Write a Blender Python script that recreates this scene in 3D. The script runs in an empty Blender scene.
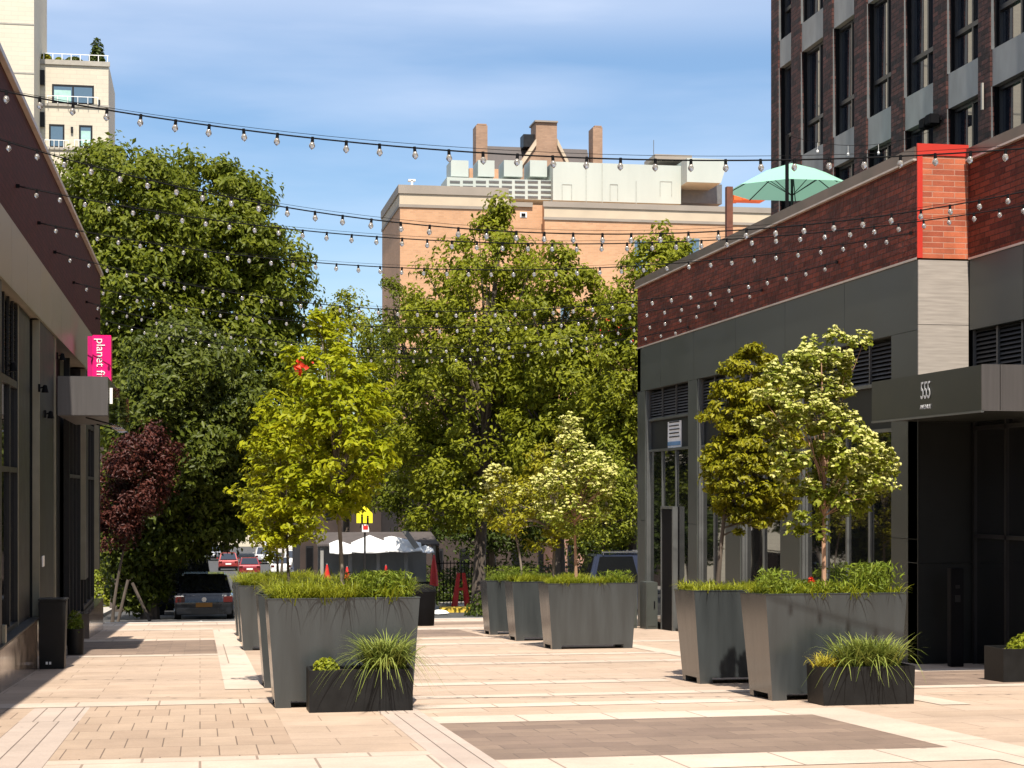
import bpy, bmesh, math, random
import numpy as np
from mathutils import Vector, Matrix
random.seed(7)
C = bpy.context.scene.collection
sc = bpy.context.scene

# ------------------------------------------------------------------ camera
F = 1730.0; HZ = 490.0
TH = math.atan((512-200)/F)
sT, cT = math.sin(TH), math.cos(TH)
cam_d = bpy.data.cameras.new('camera'); cam = bpy.data.objects.new('camera', cam_d); C.objects.link(cam)
cam.location = (0, 0, 0); cam.rotation_euler = (math.pi/2, 0, -TH)
cam_d.sensor_width = 36.0; cam_d.lens = F/1024*36.0
cam_d.shift_y = (HZ-384)/1024.0
cam_d.clip_start = 0.1; cam_d.clip_end = 3000
sc.camera = cam
sc.render.resolution_x = 1024; sc.render.resolution_y = 768

# ------------------------------------------------------------------ sun, sky, exposure
SUN = Vector((0.045, 0.60, -1.0)).normalized()
sl = bpy.data.lights.new('sun', 'SUN'); sl.energy = 5.0; sl.angle = math.radians(0.5); sl.color = (1.0, 0.93, 0.825)
so = bpy.data.objects.new('sun', sl); C.objects.link(so); so.location = (0, -20, 60)
so.rotation_euler = SUN.to_track_quat('-Z', 'Y').to_euler()
w = bpy.data.worlds.new('World'); sc.world = w; w.use_nodes = True
nt = w.node_tree; bg = nt.nodes['Background']
sky = nt.nodes.new('ShaderNodeTexSky'); sky.sky_type = 'NISHITA'; sky.sun_disc = False
sky.sun_elevation = math.asin(-SUN.z); sky.sun_rotation = math.atan2(-SUN.x, -SUN.y)
sky.air_density = 1.0; sky.dust_density = 0.35; sky.ozone_density = 2.2; sky.altitude = 50
tcw = nt.nodes.new('ShaderNodeTexCoord')
mpw = nt.nodes.new('ShaderNodeMapping'); mpw.inputs['Scale'].default_value = (1.2, 1.2, 7.0); mpw.inputs['Rotation'].default_value = (0.0, 0.06, 0.0)
nzw = nt.nodes.new('ShaderNodeTexNoise'); nzw.inputs['Scale'].default_value = 1.7; nzw.inputs['Detail'].default_value = 6; nzw.inputs['Roughness'].default_value = 0.5
rpw = nt.nodes.new('ShaderNodeValToRGB'); rpw.color_ramp.elements[0].position = 0.46; rpw.color_ramp.elements[1].position = 0.80
rpw.color_ramp.elements[0].color = (0.14, 0.14, 0.14, 1); rpw.color_ramp.elements[1].color = (0.62, 0.62, 0.62, 1)
mxw = nt.nodes.new('ShaderNodeMixRGB'); mxw.inputs[2].default_value = (7.4, 7.9, 9.2, 1)
L = nt.links.new
L(tcw.outputs['Generated'], mpw.inputs[0]); L(mpw.outputs[0], nzw.inputs['Vector']); L(nzw.outputs['Fac'], rpw.inputs[0])
hsw = nt.nodes.new('ShaderNodeHueSaturation'); hsw.inputs['Saturation'].default_value = 1.3; L(sky.outputs[0], hsw.inputs['Color'])
spw = nt.nodes.new('ShaderNodeSeparateXYZ'); L(tcw.outputs['Generated'], spw.inputs[0])
mrw = nt.nodes.new('ShaderNodeMapRange'); mrw.interpolation_type = 'SMOOTHSTEP'; mrw.inputs[1].default_value = 0.238; mrw.inputs[2].default_value = 0.272; mrw.inputs[3].default_value = 0.0; mrw.inputs[4].default_value = 0.62; L(spw.outputs['Z'], mrw.inputs[0])
muw = nt.nodes.new('ShaderNodeMath'); muw.operation = 'MULTIPLY_ADD'; L(mrw.outputs[0], muw.inputs[0]); L(nzw.outputs['Fac'], muw.inputs[1]); L(rpw.outputs[0], muw.inputs[2]); muw.use_clamp = True
L(muw.outputs[0], mxw.inputs[0]); L(hsw.outputs[0], mxw.inputs[1]); L(mxw.outputs[0], bg.inputs[0])
bg.inputs[1].default_value = 0.084
sc.view_settings.view_transform = 'Standard'; sc.view_settings.look = 'None'
sc.view_settings.exposure = 0.72; sc.view_settings.gamma = 1.0; sc.view_settings.use_curve_mapping = False

# ------------------------------------------------------------------ geometry of the site
G = 0.0438; E = 1.55
PROF = [(-60, -E+60*G), (50, -E-50*G), (60, -4.17), (110, -6.25), (173, -7.6), (260, -8.0), (2500, -8.0)]
def gz(y):
    for (a, za), (b, zb) in zip(PROF, PROF[1:]):
        if y <= b: return za+(zb-za)*(y-a)/(b-a)
    return PROF[-1][1]
def ray(px, py):
    a = (px-512)/F; b = (HZ-py)/F
    return (sT+a*cT, cT-a*sT, b)
def onX(px, py, X):
    r = ray(px, py); t = X/r[0]; return Vector([t*v for v in r])
def onY(px, py, Y):
    r = ray(px, py); t = Y/r[1]; return Vector([t*v for v in r])

# ------------------------------------------------------------------ mesh helper
ORG = {}
class MB:
    def __init__(s): s.v = []; s.f = []
    def add(s, vs, fs):
        o = len(s.v); s.v += [tuple(p) for p in vs]; s.f += [tuple(i+o for i in f) for f in fs]; return s
    def box(s, x0, x1, y0, y1, z0, z1):
        if x0 > x1: x0, x1 = x1, x0
        if y0 > y1: y0, y1 = y1, y0
        if z0 > z1: z0, z1 = z1, z0
        return s.add([(x0,y0,z0),(x1,y0,z0),(x1,y1,z0),(x0,y1,z0),(x0,y0,z1),(x1,y0,z1),(x1,y1,z1),(x0,y1,z1)],
              [(0,3,2,1),(4,5,6,7),(0,1,5,4),(1,2,6,5),(2,3,7,6),(3,0,4,7)])
    def hexa(s, bot, top):
        return s.add(list(bot)+list(top), [(0,3,2,1),(4,5,6,7),(0,1,5,4),(1,2,6,5),(2,3,7,6),(3,0,4,7)])
    def quad(s, *p): return s.add(p, [tuple(range(len(p)))])
    def prism(s, poly, axis, a, b):
        n = len(poly)
        if axis == 'x': P = lambda u, v, t: (t, u, v)
        elif axis == 'y': P = lambda u, v, t: (u, t, v)
        else: P = lambda u, v, t: (u, v, t)
        vs = [P(u, v, a) for u, v in poly]+[P(u, v, b) for u, v in poly]
        fs = [tuple(range(n))[::-1], tuple(range(n, 2*n))]+[(i, (i+1) % n, n+(i+1) % n, n+i) for i in range(n)]
        return s.add(vs, fs)
    def cyl(s, p0, p1, r0, r1=None, n=12, cap=True):
        r1 = r0 if r1 is None else r1
        p0 = Vector(p0); p1 = Vector(p1); d = (p1-p0).normalized()
        a = d.orthogonal().normalized(); b = d.cross(a)
        vs = [p0+(a*math.cos(2*math.pi*i/n)+b*math.sin(2*math.pi*i/n))*r0 for i in range(n)]
        vs += [p1+(a*math.cos(2*math.pi*i/n)+b*math.sin(2*math.pi*i/n))*r1 for i in range(n)]
        fs = [(i, (i+1) % n, n+(i+1) % n, n+i) for i in range(n)]
        if cap: fs += [tuple(range(n))[::-1], tuple(range(n, 2*n))]
        return s.add(vs, fs)
    def tube(s, pts, r, n=6):
        pts = [Vector(p) for p in pts]; rs = r if isinstance(r, (list, tuple)) else [r]*len(pts)
        vs = []; fs = []
        a = None
        for i, p in enumerate(pts):
            d = (pts[min(i+1, len(pts)-1)]-pts[max(i-1, 0)]).normalized()
            if a is None: a = d.orthogonal().normalized()
            a = (a-d*a.dot(d)).normalized(); b = d.cross(a)
            vs += [p+(a*math.cos(2*math.pi*k/n)+b*math.sin(2*math.pi*k/n))*rs[i] for k in range(n)]
        for i in range(len(pts)-1):
            for k in range(n):
                fs.append((i*n+k, i*n+(k+1) % n, (i+1)*n+(k+1) % n, (i+1)*n+k))
        fs += [tuple(range(n))[::-1], tuple(range((len(pts)-1)*n, len(pts)*n))]
        return s.add(vs, fs)
    def lathe(s, prof, c=(0,0,0), n=16):
        vs = []; fs = []
        for r, z in prof:
            vs += [(c[0]+r*math.cos(2*math.pi*i/n), c[1]+r*math.sin(2*math.pi*i/n), c[2]+z) for i in range(n)]
        for j in range(len(prof)-1):
            for i in range(n): fs.append((j*n+i, j*n+(i+1) % n, (j+1)*n+(i+1) % n, (j+1)*n+i))
        fs += [tuple(range(n))[::-1], tuple(range((len(prof)-1)*n, len(prof)*n))]
        return s.add(vs, fs)
    def sphere(s, c, r, n=10, m=6, sz=1.0):
        prof = [(max(1e-4, r*math.sin(math.pi*j/m)), -r*sz*math.cos(math.pi*j/m)) for j in range(m+1)]
        return s.lathe(prof, c, n)
    def mesh(s, name, org):
        me = bpy.data.meshes.new(name)
        me.from_pydata([(x-org[0], y-org[1], z-org[2]) for x, y, z in s.v], [], s.f); return me
    def build(s, name, mat, parent=None, org=None, smooth=False, bevel=0.0):
        o0 = ORG[parent.name] if parent else Vector(org if org is not None else (0,0,0))
        me = s.mesh(name, o0)
        if bevel > 0:
            bm = bmesh.new(); bm.from_mesh(me)
            bmesh.ops.remove_doubles(bm, verts=bm.verts, dist=1e-5)
            bmesh.ops.recalc_face_normals(bm, faces=bm.faces)
            ed = [e for e in bm.edges if len(e.link_faces) == 2 and e.calc_face_angle(0) > 0.5]
            bmesh.ops.bevel(bm, geom=ed, offset=bevel, segments=2, affect='EDGES', clamp_overlap=True)
            bm.to_mesh(me); bm.free()
        me.materials.append(mat)
        if smooth:
            me.polygons.foreach_set('use_smooth', [True]*len(me.polygons))
            try: me.set_sharp_from_angle(angle=math.radians(40))
            except Exception: pass
        o = bpy.data.objects.new(name, me); C.objects.link(o)
        if parent: o.parent = parent
        else: o.location = o0
        ORG[o.name] = Vector(o0)
        return o
def tag(o, label, cat, group=None, kind=None):
    if label: o['label'] = label
    if cat: o['category'] = cat
    if group: o['group'] = group
    if kind: o['kind'] = kind
    return o
def thing(name, label, cat, loc=(0,0,0), group=None):
    o = bpy.data.objects.new(name, None); C.objects.link(o); o.location = loc; o.empty_display_size = 0.2
    ORG[o.name] = Vector(loc); return tag(o, label, cat, group)
def struct(o): o['kind'] = 'structure'; return o
def dup(o, loc=None, label=None, parent=None, rz=None):
    c = o.copy(); C.objects.link(c)
    if parent is not None: c.parent = parent
    if loc is not None: c.location = loc
    if rz is not None: c.rotation_euler = (0, 0, rz)
    if label: c['label'] = label
    for ch in list(o.children): dup(ch, parent=c)
    return c
def text_obj(name, txt, size, mat, parent, M, depth=0.01, font_scale=(1,1), align='CENTER'):
    cu = bpy.data.curves.new('t', 'FONT'); cu.body = txt; cu.size = size; cu.extrude = depth; cu.align_x = align; cu.align_y = 'CENTER'
    t = bpy.data.objects.new('t', cu); C.objects.link(t); bpy.context.view_layer.update()
    me = bpy.data.meshes.new_from_object(t); bpy.data.objects.remove(t)
    me.transform(Matrix.Diagonal((font_scale[0], font_scale[1], 1, 1))); me.transform(M)
    o0 = ORG[parent.name]; me.transform(Matrix.Translation(-o0)); me.name = name
    me.materials.clear(); me.materials.append(mat)
    o = bpy.data.objects.new(name, me); C.objects.link(o); o.parent = parent; ORG[o.name] = Vector(o0); return o

# ------------------------------------------------------------------ materials
def new_mat(name):
    m = bpy.data.materials.new(name); m.use_nodes = True; n = m.node_tree
    return m, n, n.nodes['Principled BSDF']
def N(n, t, **k):
    x = n.nodes.new(t)
    for a, b in k.items(): setattr(x, a, b)
    return x
def pos_vec(n, plane='xy', scale=1.0):
    g = N(n, 'ShaderNodeNewGeometry'); s = N(n, 'ShaderNodeSeparateXYZ'); c = N(n, 'ShaderNodeCombineXYZ')
    n.links.new(g.outputs['Position'], s.inputs[0])
    if plane == 'wall':   # any upright wall: x+y along, z up
        a = N(n, 'ShaderNodeMath', operation='ADD'); n.links.new(s.outputs['X'], a.inputs[0]); n.links.new(s.outputs['Y'], a.inputs[1])
        n.links.new(a.outputs[0], c.inputs[0]); n.links.new(s.outputs['Z'], c.inputs[1])
    else:
        n.links.new(s.outputs['X'], c.inputs[0]); n.links.new(s.outputs['Y'], c.inputs[1])
    return c.outputs[0], g.outputs['Position']
def plain(name, col, rough=0.6, metal=0.0, var=0.15, nscale=3.0, bump=0.0, spec=0.5, coat=0.0, stretch=None):
    m, n, b = new_mat(name)
    g = N(n, 'ShaderNodeNewGeometry'); nz = N(n, 'ShaderNodeTexNoise'); nz.inputs['Scale'].default_value = nscale; nz.inputs['Detail'].default_value = 5
    mp = N(n, 'ShaderNodeMapping'); n.links.new(g.outputs['Position'], mp.inputs[0])
    if stretch: mp.inputs['Scale'].default_value = stretch
    n.links.new(mp.outputs[0], nz.inputs['Vector'])
    mr = N(n, 'ShaderNodeMapRange'); mr.inputs[3].default_value = 1-var*1.5; mr.inputs[4].default_value = 1+var*1.5; mr.inputs[1].default_value = 0.25; mr.inputs[2].default_value = 0.75
    n.links.new(nz.outputs['Fac'], mr.inputs[0])
    mx = N(n, 'ShaderNodeVectorMath', operation='SCALE'); mx.inputs[0].default_value = col[:3]; n.links.new(mr.outputs[0], mx.inputs['Scale'])
    n.links.new(mx.outputs[0], b.inputs['Base Color'])
    rr = N(n, 'ShaderNodeMapRange'); rr.inputs[3].default_value = max(0.02, rough-0.08*(var > 0)); rr.inputs[4].default_value = min(1, rough+0.1*(var > 0)); n.links.new(nz.outputs['Fac'], rr.inputs[0])
    n.links.new(rr.outputs[0], b.inputs['Roughness'])
    b.inputs['Metallic'].default_value = metal; b.inputs['Specular IOR Level'].default_value = spec; b.inputs['Coat Weight'].default_value = coat
    if bump > 0:
        bp = N(n, 'ShaderNodeBump'); bp.inputs['Strength'].default_value = bump; bp.inputs['Distance'].default_value = 0.02
        n.links.new(nz.outputs['Fac'], bp.inputs['Height']); n.links.new(bp.outputs[0], b.inputs['Normal'])
    return m
def bricky(name, c1, c2, mortar, bw, bh, ms=0.01, plane='wall', rough=0.6, offset=0.5, bump=0.4, bias=0.0, var=0.2, vscale=0.8, spec=0.5, freq=2, cvar=0.0, big=0.0):
    m, n, b = new_mat(name)
    v, P = pos_vec(n, plane)
    br = N(n, 'ShaderNodeTexBrick'); n.links.new(v, br.inputs['Vector'])
    br.inputs['Scale'].default_value = 1.0; br.inputs['Brick Width'].default_value = bw; br.inputs['Row Height'].default_value = bh
    br.inputs['Mortar Size'].default_value = ms; br.inputs['Mortar Smooth'].default_value = 0.1; br.inputs['Bias'].default_value = bias
    br.offset = offset; br.offset_frequency = freq
    br.inputs['Color1'].default_value = (*c1, 1); br.inputs['Color2'].default_value = (*c2, 1); br.inputs['Mortar'].default_value = (*mortar, 1)
    nz = N(n, 'ShaderNodeTexNoise'); nz.inputs['Scale'].default_value = vscale; nz.inputs['Detail'].default_value = 8; nz.inputs['Roughness'].default_value = 0.65
    n.links.new(P, nz.inputs['Vector'])
    mr = N(n, 'ShaderNodeMapRange'); mr.inputs[1].default_value = 0.3; mr.inputs[2].default_value = 0.7; mr.inputs[3].default_value = 1-var; mr.inputs[4].default_value = 1+var
    n.links.new(nz.outputs['Fac'], mr.inputs[0])
    nf = N(n, 'ShaderNodeTexNoise'); nf.inputs['Scale'].default_value = 45; nf.inputs['Detail'].default_value = 3; n.links.new(P, nf.inputs['Vector'])
    m2 = N(n, 'ShaderNodeMapRange'); m2.inputs[3].default_value = 0.85; m2.inputs[4].default_value = 1.15; n.links.new(nf.outputs['Fac'], m2.inputs[0])
    mm = N(n, 'ShaderNodeMath', operation='MULTIPLY'); n.links.new(mr.outputs[0], mm.inputs[0]); n.links.new(m2.outputs[0], mm.inputs[1])
    if plane == 'xy':
        st = N(n, 'ShaderNodeTexNoise'); st.inputs['Scale'].default_value = 0.35; st.inputs['Detail'].default_value = 7; st.inputs['Roughness'].default_value = 0.7; n.links.new(P, st.inputs['Vector'])
        m3 = N(n, 'ShaderNodeMapRange'); m3.inputs[1].default_value = 0.35; m3.inputs[2].default_value = 0.62; m3.inputs[3].default_value = 0.84; m3.inputs[4].default_value = 1.04; n.links.new(st.outputs['Fac'], m3.inputs[0])
        vo = N(n, 'ShaderNodeTexVoronoi'); vo.inputs['Scale'].default_value = 1.6; n.links.new(P, vo.inputs['Vector'])
        m4 = N(n, 'ShaderNodeMapRange'); m4.inputs[1].default_value = 0.035; m4.inputs[2].default_value = 0.055; m4.inputs[3].default_value = 0.6; m4.inputs[4].default_value = 1.0; n.links.new(vo.outputs['Distance'], m4.inputs[0])
        q1 = N(n, 'ShaderNodeMath', operation='MULTIPLY'); n.links.new(m3.outputs[0], q1.inputs[0]); n.links.new(m4.outputs[0], q1.inputs[1])
        q2 = N(n, 'ShaderNodeMath', operation='MULTIPLY'); n.links.new(mm.outputs[0], q2.inputs[0]); n.links.new(q1.outputs[0], q2.inputs[1]); mm = q2
    sx = N(n, 'ShaderNodeVectorMath', operation='SCALE'); n.links.new(br.outputs['Color'], sx.inputs[0]); n.links.new(mm.outputs[0], sx.inputs['Scale'])
    n.links.new(sx.outputs[0], b.inputs['Base Color'])
    b.inputs['Roughness'].default_value = rough; b.inputs['Specular IOR Level'].default_value = spec
    if bump > 0:
        iv = N(n, 'ShaderNodeMath', operation='SUBTRACT'); iv.inputs[0].default_value = 1.0; n.links.new(br.outputs['Fac'], iv.inputs[1])
        ad = N(n, 'ShaderNodeMath', operation='MULTIPLY_ADD'); n.links.new(nf.outputs['Fac'], ad.inputs[0]); ad.inputs[1].default_value = 0.3; n.links.new(iv.outputs[0], ad.inputs[2])
        bp = N(n, 'ShaderNodeBump'); bp.inputs['Strength'].default_value = bump; bp.inputs['Distance'].default_value = 0.01
        n.links.new(ad.outputs[0], bp.inputs['Height']); n.links.new(bp.outputs[0], b.inputs['Normal'])
        if big > 0:
            nb = N(n, 'ShaderNodeTexNoise'); nb.inputs['Scale'].default_value = 7; nb.inputs['Detail'].default_value = 2; n.links.new(P, nb.inputs['Vector'])
            b2 = N(n, 'ShaderNodeBump'); b2.inputs['Strength'].default_value = big; b2.inputs['Distance'].default_value = 0.06
            n.links.new(nb.outputs['Fac'], b2.inputs['Height']); n.links.new(b2.outputs[0], bp.inputs['Normal'])
    return m
def leaf_mat(name, c1, c2, trans=0.35, rough=0.45, c3=None):
    m, n, b = new_mat(name)
    g = N(n, 'ShaderNodeNewGeometry'); nz = N(n, 'ShaderNodeTexNoise'); nz.inputs['Scale'].default_value = 0.9; nz.inputs['Detail'].default_value = 4
    n.links.new(g.outputs['Position'], nz.inputs['Vector'])
    ad = N(n, 'ShaderNodeMath', operation='MULTIPLY_ADD'); n.links.new(g.outputs['Random Per Island'], ad.inputs[0]); ad.inputs[1].default_value = 0.6
    mr = N(n, 'ShaderNodeMapRange'); mr.inputs[1].default_value = 0.3; mr.inputs[2].default_value = 0.7; mr.inputs[3].default_value = 0.0; mr.inputs[4].default_value = 0.4
    n.links.new(nz.outputs['Fac'], mr.inputs[0]); n.links.new(mr.outputs[0], ad.inputs[2])
    rp = N(n, 'ShaderNodeValToRGB'); n.links.new(ad.outputs[0], rp.inputs[0])
    rp.color_ramp.elements[0].color = (*c1, 1); rp.color_ramp.elements[1].color = (*c2, 1)
    if c3: e = rp.color_ramp.elements.new(0.93); e.color = (*c2, 1); rp.color_ramp.elements[-1].color = (*c3, 1)
    n.links.new(rp.outputs[0], b.inputs['Base Color']); b.inputs['Roughness'].default_value = rough; b.inputs['Specular IOR Level'].default_value = 0.18
    tr = N(n, 'ShaderNodeBsdfTranslucent'); n.links.new(rp.outputs[0], tr.inputs['Color'])
    ms = N(n, 'ShaderNodeMixShader'); ms.inputs[0].default_value = trans
    n.links.new(b.outputs[0], ms.inputs[1]); n.links.new(tr.outputs[0], ms.inputs[2])
    n.links.new(ms.outputs[0], n.nodes['Material Output'].inputs['Surface'])
    return m
def clear_glass(name):
    m, n, b = new_mat(name); b.inputs['Base Color'].default_value = (0.8,0.85,0.8,1); b.inputs['Roughness'].default_value = 0.03; b.inputs['Transmission Weight'].default_value = 1.0; b.inputs['IOR'].default_value = 1.2; return m
def glass(name, col=(0.012,0.014,0.016), rough=0.02, ior=1.8, var=0.012):
    m, n, b = new_mat(name)
    b.inputs['Base Color'].default_value = (*col, 1); b.inputs['Roughness'].default_value = rough; b.inputs['IOR'].default_value = ior
    g = N(n, 'ShaderNodeNewGeometry'); nz = N(n, 'ShaderNodeTexNoise'); nz.inputs['Scale'].default_value = 0.7; n.links.new(g.outputs['Position'], nz.inputs['Vector'])
    bp = N(n, 'ShaderNodeBump'); bp.inputs['Strength'].default_value = var*8; bp.inputs['Distance'].default_value = 0.02
    n.links.new(nz.outputs['Fac'], bp.inputs['Height']); n.links.new(bp.outputs[0], b.inputs['Normal'])
    return m

M = {}
M['asphalt'] = plain('asphalt', (0.055,0.054,0.053), 0.85, var=0.2, nscale=2.2, bump=0.3)
M['ground'] = plain('ground', (0.09,0.085,0.075), 0.9, var=0.3, nscale=0.6)
M['kerb'] = plain('kerb', (0.42,0.39,0.35), 0.8, var=0.2, nscale=5)
M['sidewalk'] = bricky('sidewalk', (0.42,0.38,0.33), (0.38,0.345,0.30), (0.22,0.2,0.18), 1.5, 1.5, 0.02, 'xy', 0.8, 0.0)
M['pave'] = bricky('pave', (0.475,0.355,0.265), (0.42,0.31,0.225), (0.25,0.18,0.13), 1.2, 0.60, 0.006, 'xy', 0.75, 0.5, bump=0.25, var=0.10, vscale=1.6)
M['pave_small'] = bricky('pave_small', (0.44,0.325,0.235), (0.39,0.28,0.20), (0.17,0.12,0.085), 0.32, 0.80, 0.006, 'xy', 0.75, 0.5, bump=0.25, var=0.09, vscale=2.0)
M['pave_white'] = bricky('pave_white', (0.56,0.455,0.365), (0.51,0.41,0.325), (0.28,0.21,0.16), 0.91, 7.0, 0.011, 'xy', 0.75, 0.5, bump=0.2, var=0.08, vscale=2.0)
M['pave_plank'] = bricky('pave_plank', (0.49,0.395,0.33), (0.44,0.35,0.29), (0.16,0.12,0.095), 0.2, 9.0, 0.007, 'xy', 0.75, 0.3, bump=0.2, var=0.08, vscale=2.0)
M['pave_brown'] = bricky('pave_brown', (0.255,0.18,0.13), (0.185,0.128,0.095), (0.14,0.10,0.075), 0.56, 0.34, 0.006, 'xy', 0.75, 0.5, bump=0.25, var=0.12, vscale=1.8)
M['planter'] = plain('planter', (0.040,0.045,0.046), 0.20, metal=0.0, var=0.17, nscale=7, spec=0.55, stretch=(1,1,0.12))
M['planter_dark'] = plain('planter_dark', (0.009,0.009,0.009), 0.5, var=0.25, nscale=6, bump=0.08, spec=0.25)
M['soil'] = plain('soil', (0.05,0.035,0.022), 0.95, var=0.4, nscale=20, bump=0.6)
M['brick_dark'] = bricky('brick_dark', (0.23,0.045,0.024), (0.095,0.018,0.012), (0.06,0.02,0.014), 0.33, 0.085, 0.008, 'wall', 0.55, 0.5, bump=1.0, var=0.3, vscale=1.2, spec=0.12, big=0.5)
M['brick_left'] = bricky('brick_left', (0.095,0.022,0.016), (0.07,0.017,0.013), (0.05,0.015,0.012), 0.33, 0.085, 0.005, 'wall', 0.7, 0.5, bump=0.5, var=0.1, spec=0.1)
M['brick_orange'] = bricky('brick_orange', (0.50,0.14,0.065), (0.30,0.075,0.04), (0.42,0.22,0.15), 0.36, 0.085, 0.006, 'wall', 0.4, 0.5, bump=0.5, var=0.22, vscale=3)
M['brick_tower'] = bricky('brick_tower', (0.115,0.045,0.036), (0.020,0.015,0.015), (0.02,0.013,0.012), 0.30, 0.10, 0.010, 'wall', 0.6, 0.5, bump=1.0, var=0.25, vscale=2, spec=0.15, big=0.3)
M['brick_tan'] = bricky('brick_tan', (0.56,0.31,0.165), (0.48,0.26,0.135), (0.48,0.31,0.2), 0.5, 0.16, 0.012, 'wall', 0.8, 0.5, bump=0.2, var=0.12, vscale=0.25)
M['brick_old'] = bricky('brick_old', (0.36,0.225,0.145), (0.29,0.18,0.115), (0.3,0.2,0.14), 0.5, 0.16, 0.012, 'wall', 0.85, 0.5, bump=0.2, var=0.15, vscale=0.4)
M['brick_row'] = bricky('brick_row', (0.32,0.16,0.11), (0.25,0.12,0.085), (0.28,0.2,0.15), 0.3, 0.1, 0.012, 'wall', 0.85, 0.5, bump=0.2, var=0.15, vscale=0.4)
M['red_paint'] = plain('red_paint', (0.50,0.028,0.014), 0.5, var=0.05)
M['coping'] = plain('coping', (0.13,0.085,0.065), 0.35, metal=0.3, var=0.3, nscale=1.3)
M['coping_line'] = plain('coping_line', (0.55,0.45,0.38), 0.4, metal=0.3, var=0.1)
M['clad'] = plain('clad', (0.050,0.055,0.048), 0.45, metal=0.0, var=0.16, nscale=0.8, stretch=(1,1,1.5))
M['clad_dark'] = plain('clad_dark', (0.014,0.015,0.014), 0.5, metal=0.0, var=0.2, nscale=1.2, spec=0.22)
M['stone_step'] = plain('stone_step', (0.34,0.295,0.25), 0.6, var=0.14, nscale=2.2, stretch=(1,1,14))
M['clad_left'] = plain('clad_left', (0.27,0.235,0.185), 0.42, metal=0.15, var=0.08, nscale=1.0)
M['edge_left'] = plain('edge_left', (0.24,0.22,0.16), 0.4, metal=0.3, var=0.1)
M['granite'] = plain('granite', (0.20,0.155,0.12), 0.12, var=0.3, nscale=2.5, spec=0.8)
M['black'] = plain('black', (0.006,0.006,0.007), 0.75, var=0.2, spec=0.1)
M['metal_dark'] = plain('metal_dark', (0.014,0.014,0.015), 0.45, metal=0.0, var=0.2, spec=0.3)
M['louvre'] = plain('louvre', (0.075,0.07,0.065), 0.5, var=0.1)
M['shade_wall'] = plain('shade_wall', (0.045,0.030,0.024), 0.9, var=0.3, nscale=0.5)  # dark brown wall, shade beneath the trees put into its colour
M['frame_lt'] = plain('frame_lt', (0.15,0.155,0.15), 0.35, metal=0.5, var=0.1)
M['glass'] = glass('glass', (0.008,0.009,0.010), 0.02, 2.3, 0.008)
M['clear'] = clear_glass('clear'); M['glass_far'] = glass('glass_far', (0.10,0.16,0.22), 0.05, 1.5)
M['glass_tower'] = glass('glass_tower', (0.012,0.014,0.02), 0.02, 3.0, 0.01)
M['curtain'] = plain('curtain', (0.35,0.55,0.50), 0.5, var=0.1)
M['canopy'] = plain('canopy', (0.020,0.023,0.019), 0.36, metal=0.1, var=0.15)
M['canopy_front'] = plain('canopy_front', (0.115,0.105,0.10), 0.35, metal=0.4, var=0.06, stretch=(8,8,0.3))
M['concrete'] = plain('concrete', (0.30,0.29,0.265), 0.7, var=0.14, nscale=2.5, stretch=(1,1,0.4))
M['tower_frame'] = plain('tower_frame', (0.035,0.033,0.033), 0.4, metal=0.2, var=0.1)
M['tower_reveal'] = plain('tower_reveal', (0.16,0.165,0.165), 0.45, metal=0.3, var=0.1)
M['cream'] = bricky('cream', (0.60,0.54,0.42), (0.57,0.51,0.40), (0.52,0.46,0.37), 0.9, 0.3, 0.02, 'wall', 0.8, 0.5, bump=0.1, var=0.06, vscale=0.2)
M['cream_trim'] = plain('cream_trim', (0.36,0.33,0.28), 0.7, var=0.1)
M['stone_tan'] = plain('stone_tan', (0.52,0.42,0.30), 0.8, var=0.08, nscale=0.4)
M['cornice'] = plain('cornice', (0.29,0.245,0.20), 0.8, var=0.08, nscale=0.5)
M['white_panel'] = plain('white_panel', (0.42,0.46,0.42), 0.6, var=0.06, nscale=0.5, stretch=(1,1,0.2))
M['white_dark'] = plain('white_dark', (0.10,0.10,0.10), 0.6)
M['roof_grey'] = plain('roof_grey', (0.075,0.062,0.058), 0.7, var=0.15, nscale=0.6, stretch=(6,6,0.3))
M['white'] = plain('white', (0.78,0.77,0.74), 0.6, var=0.05)
M['white_cloth'] = plain('white_cloth', (0.80,0.80,0.78), 0.7, var=0.03)
M['pink'] = plain('pink', (0.80,0.004,0.16), 0.35, var=0.02)
M['pink_side'] = plain('pink_side', (0.50,0.003,0.13), 0.4, var=0.02)
M['red'] = plain('red', (0.55,0.02,0.015), 0.45, var=0.1)
M['orange'] = plain('orange', (0.65,0.12,0.02), 0.5, var=0.1)
M['yellow'] = plain('yellow', (0.80,0.72,0.02), 0.45, var=0.03)
M['yellow_kerb'] = plain('yellow_kerb', (0.65,0.45,0.05), 0.7, var=0.2, nscale=8)
M['umbrella'] = plain('umbrella', (0.30,0.66,0.50), 0.7, var=0.04, nscale=2)
M['rust'] = plain('rust', (0.17,0.06,0.035), 0.8, var=0.25, nscale=4)
M['letters'] = plain('letters', (0.62,0.62,0.60), 0.6, var=0.05)
M['tyre'] = plain('tyre', (0.015,0.015,0.015), 0.8, var=0.1)
M['chrome'] = plain('chrome', (0.55,0.55,0.55), 0.25, metal=0.9, var=0.05)
M['tail'] = plain('tail', (0.07,0.006,0.005), 0.2, var=0.05)
M['plate'] = plain('plate', (0.30,0.13,0.015), 0.5, var=0.05)
for k, c in dict(car_black=(0.010,0.011,0.014), car_red=(0.30,0.035,0.03), car_maroon=(0.24,0.02,0.025), car_grey=(0.16,0.17,0.20), car_silver=(0.42,0.43,0.44), car_white=(0.72,0.71,0.68), car_navy=(0.035,0.045,0.08)).items():
    M[k] = plain(k, c, 0.28, metal=0.25 if k != 'car_white' else 0, var=0.05, coat=0.8)
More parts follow.
